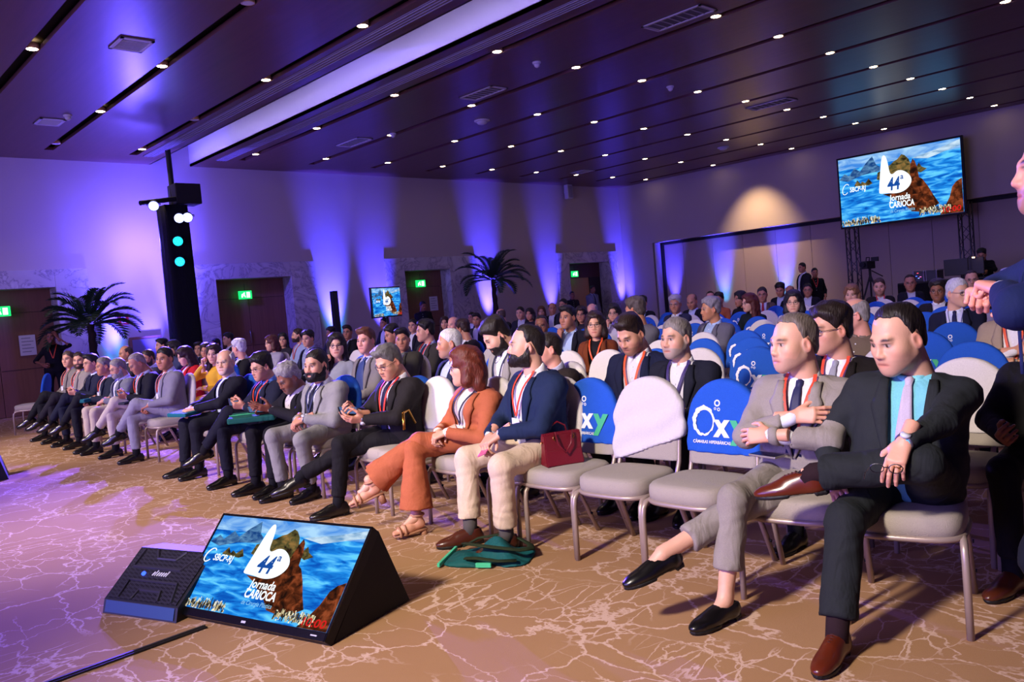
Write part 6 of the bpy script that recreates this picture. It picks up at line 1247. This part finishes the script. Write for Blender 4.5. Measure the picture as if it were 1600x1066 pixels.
stander('tall man in grey jacket standing in the far doorway',926,452,y=18.2,face=255,hyaw=10,skin='brown',hair=('short','#15100e'),top=suit('#6f7484','#8a92b0',tie='#2a2f4a'),pants='#2a2c38')
stander('man in black standing left of the doorway',894,461,y=17.9,face=240,hyaw=0,skin='brown',hair=('buzz','#15100e'),top=dict(kind='shirt',col='#0c0c10'),pants='#0c0c10')
stander('man in dark suit standing in profile by the rear wall',1253,418,x=20.4,face=150,hyaw=10,skin='tan',hair=('short','#18120f'),top=suit('#14141f','#c8ccd8'),pants='#12121a')
stander('man in black shirt and red lanyard standing by the rear wall',1273,426,x=20.9,face=215,hyaw=0,skin='tan',hair=('short','#14100e'),top=dict(kind='shirt',col='#0e0c10',lan='#d9302c',badge=False),pants='#0e0c10')
stander('photographer in black at the middle door',661,478,y=17.3,face=230,hyaw=30,hpit=14,skin='brown',hair=('short','#0e0b0b'),top=dict(kind='shirt',col='#0b0b10'),pants='#0c0c10')
person('operator in black cap sitting behind the rear control desk',(21.3,6.25),face=185,head=at_x(1534,398,21.25),hpit=20,lod=1,h=.022,hip=.98,hs=1.1,skin='tan',hair=('full','#0c0a0c'),top=dict(kind='shirt',col='#0c0c12'),nolegs=True,shoe=None,pants=None,arms=((.1,.38,1.22),(1,-.5,-.4),(-.1,.38,1.22),(-1,-.5,-.4),('rest','rest'),((0,1,-.1),(0,1,-.1)),((0,0,1),(0,0,1))))
e=empty('stool',(21.35,6.25,.4)); tag(e,'black stool behind the rear control desk under the operator','stool'); MB().lathe([(.2,.42),(.22,.45),(.2,.48)],20).build('seat',M_black,e,True); MB().tube([(0,0,0),(0,0,.42)],.03,8).build('post',M_black,e); MB().lathe([(.24,0),(.22,.03)],20).build('base',M_black,e)
# nearby photographer entering at the right edge, facing left with raised arms
PH=CAMP+ray(1655,262)*2.35; fa=118; 
wl=CAMP+ray(1548,452)*2.28
JP=person('person in navy suit at the right edge raising a camera arm',(PH[0]+.05,PH[1]-.05),face=fa,head=PH,stand=True,hyaw=0,hpit=-2,hs=1.06,build=1.08,skin='pink',hair=('short','#14100f'),stub=(hexc('#5a4038'),.5),h=.014,lod=0,top=suit('#17224a','#c8ccd8'),pants='#10141f',
  arms=((.14,.25,1.35),(1,.1,-.2),(-.02,.23,1.37),(-1,.1,-.2),('grip','grip'),((-.9,.3,.2),(.9,.3,.2)),((.1,-.2,1),(-.1,-.2,1))),extra=dict(watch=1))
# --- unoccupied chairs filling the rows
ORD='first second third fourth fifth sixth seventh eighth ninth tenth eleventh twelfth thirteenth fourteenth fifteenth sixteenth seventeenth eighteenth nineteenth twentieth twenty-first twenty-second twenty-third twenty-fourth'.split()
def fill():
    rnd=random.Random(11); names=['white','blue']; n=0
    ordn=['second','third','fourth','fifth','sixth','seventh','eighth','ninth','tenth','eleventh','twelfth','thirteenth','fourteenth']
    for row in range(2,13):
        x=ROWX(row); y0=.75+.12*(row%3); k=0
        ys=np.arange(y0,12.5 if row<5 else 11.0,.50); 
        for y in ys:
            if any(abs(ox-x)<.5 and abs(oy-y)<.44 for ox,oy in OCC): continue
            p=np.array((x,y,.9))-CAMP; zz=p@_fw; u=800+F_PX*(p@_R)/zz
            if u<520 or u>1680: continue
            if u<840 and row>4: continue
            k+=1; n+=1; c='blue' if (k+row)%3!=0 else 'white'
            if row==2 and 840<u<905: c='blue'
            if row in(2,3) and 905<=u<960: c='white'
            chair(x-.08+rnd.uniform(-.03,.03),y,180+rnd.uniform(-4,4),c,'empty %s chair, %s from the right among free seats of the %s row'%(c,ORD[k-1],ordn[row-2]),'empty chairs of the %s row'%ordn[row-2])
    print('fill chairs',n)
fill()
# ------------------------------------------------------------------ things in hands and on laps
def held(J,s,label,name='smartphone',size=(.036,.075,.0045),col='#0b0b10',fwd=.085,down=-.028,side=0,screen=None,cat='phone',tilt=0):
    ar=J['ar']; M=frame(ar[5][0 if s>0 else 1],ar[6][0 if s>0 else 1]); c=J['toW'](J['WR'][s]+M@np.array((side,fwd,down))); e=empty(name,c); Rw=rotz(J['root'].rotation_euler[2])
    W=Rw@M@rotx(tilt); e.rotation_euler=Matrix([list(W[0]),list(W[1]),list(W[2])]).to_euler(); tag(e,label,cat); MB().box(tuple(-np.array(size)),size,.003).build('case',plain('phone_'+col,col,.25),e)
    MB().box((-size[0]*.9,-size[1]*.92,-size[2]-.0008),(size[0]*.9,size[1]*.92,-size[2]),0).build('display',emis('phone_glow','#6a88c8',.5) if screen else M_gloss,e); return e
held(J5,1,'black phone held by the grey haired man in black suit',screen=1); held(J7,1,'dark phone held by the man with curly grey hair',screen=1); held(J8,1,'phone held by the black haired man with glasses',screen=1)
held(J11,1,'phone held by the bowed man in dark blazer far left',screen=1); held(J3,1,'pink phone under the hands of the bearded man in navy',col='#d8688c'); held(J14,1,'phone in the hand of the gesturing man far left')
def lap(J,label,name,at,size,col,rz=0,strip_=None,cat='pouch',mark=None):
    c=J['toW'](at); e=empty(name,c,J['root'].rotation_euler[2]+rz); tag(e,label,cat); e.rotation_euler[0]=-.08
    o=MB().box((-size[0],-size[1],0),(size[0],size[1],size[2]),.012).build('body',fabric(col,.75,folds=.4),e)
    if strip_: MB().tube([(-size[0]*.4,-size[1]*1.02,size[2]*.5),(-size[0]*.4,-size[1]*.2,size[2]+.002),(size[0],size[1]*.1,size[2]+.002)],.006,6).build('piping',fabric(strip_,.7),e)
    if mark: text('emblem',mark,plain('pouch_print','#d0d8d8',.6),e,(-size[0]*.85,-size[1]*.2,size[2]+.001),(1,0,0),(0,1,0),.05,None,.03)
    return e
lap(J7,'dark green congress pouch with lime piping on a lap','congress_pouch',(.16,.42,.635),(.20,.13,.05),'#12564a',.9,'#4cc47a',mark='S')
lap(J9,'small teal pouch under the hands of the bald white haired man','teal_pouch',(.05,.47,.62),(.15,.10,.04),'#0f6068',.3)
lap(J13,'teal pouch on the lap of the grey templed man','teal_pouch',(.05,.32,.62),(.15,.10,.05),'#0f5a66',.2)
lap(J11,'flat grey folder on the lap of the bowed man far left','folder',(.0,.30,.64),(.13,.10,.03),'#2a2c3a',.2,cat='folder')
e=empty('smartphone',J2['toW']((.10,.20,.655)),J2['root'].rotation_euler[2]+1.2); tag(e,'silver edged phone lying on the lap of the man in light grey','phone'); MB().box((-.037,-.076,0),(.037,.076,.009),.003).build('case',plain('phone_silver','#b8b0a8',.25,.6),e); MB().box((-.034,-.072,.009),(.034,.072,.0098)).build('display',M_gloss,e)
c=J1['toW'](J1['WR'][-1]+np.array((.05,.12,-.075))); e=empty('eyeglasses',c,J1['root'].rotation_euler[2]); tag(e,'thin dark spectacles dangling from the hand of the man in charcoal','eyeglasses')
for x in (-.032,.032): MB().tube([(x+.024*math.cos(a),0,.017*math.sin(a)) for a in np.linspace(0,2*math.pi,15)[:-1]],.002,5,closed=True).build('rim',plain('rim_dark','#17171f',.3),e)
MB().tube([(-.01,0,.004),(.01,0,.004)],.002,5).build('bridge',plain('rim_dark','#17171f',.3),e)
for x in (-.057,.057): MB().tube([(x,0,.004),(x,.10,.006),(x,.13,-.012)],.002,5).build('temple',plain('rim_dark','#17171f',.3),e)
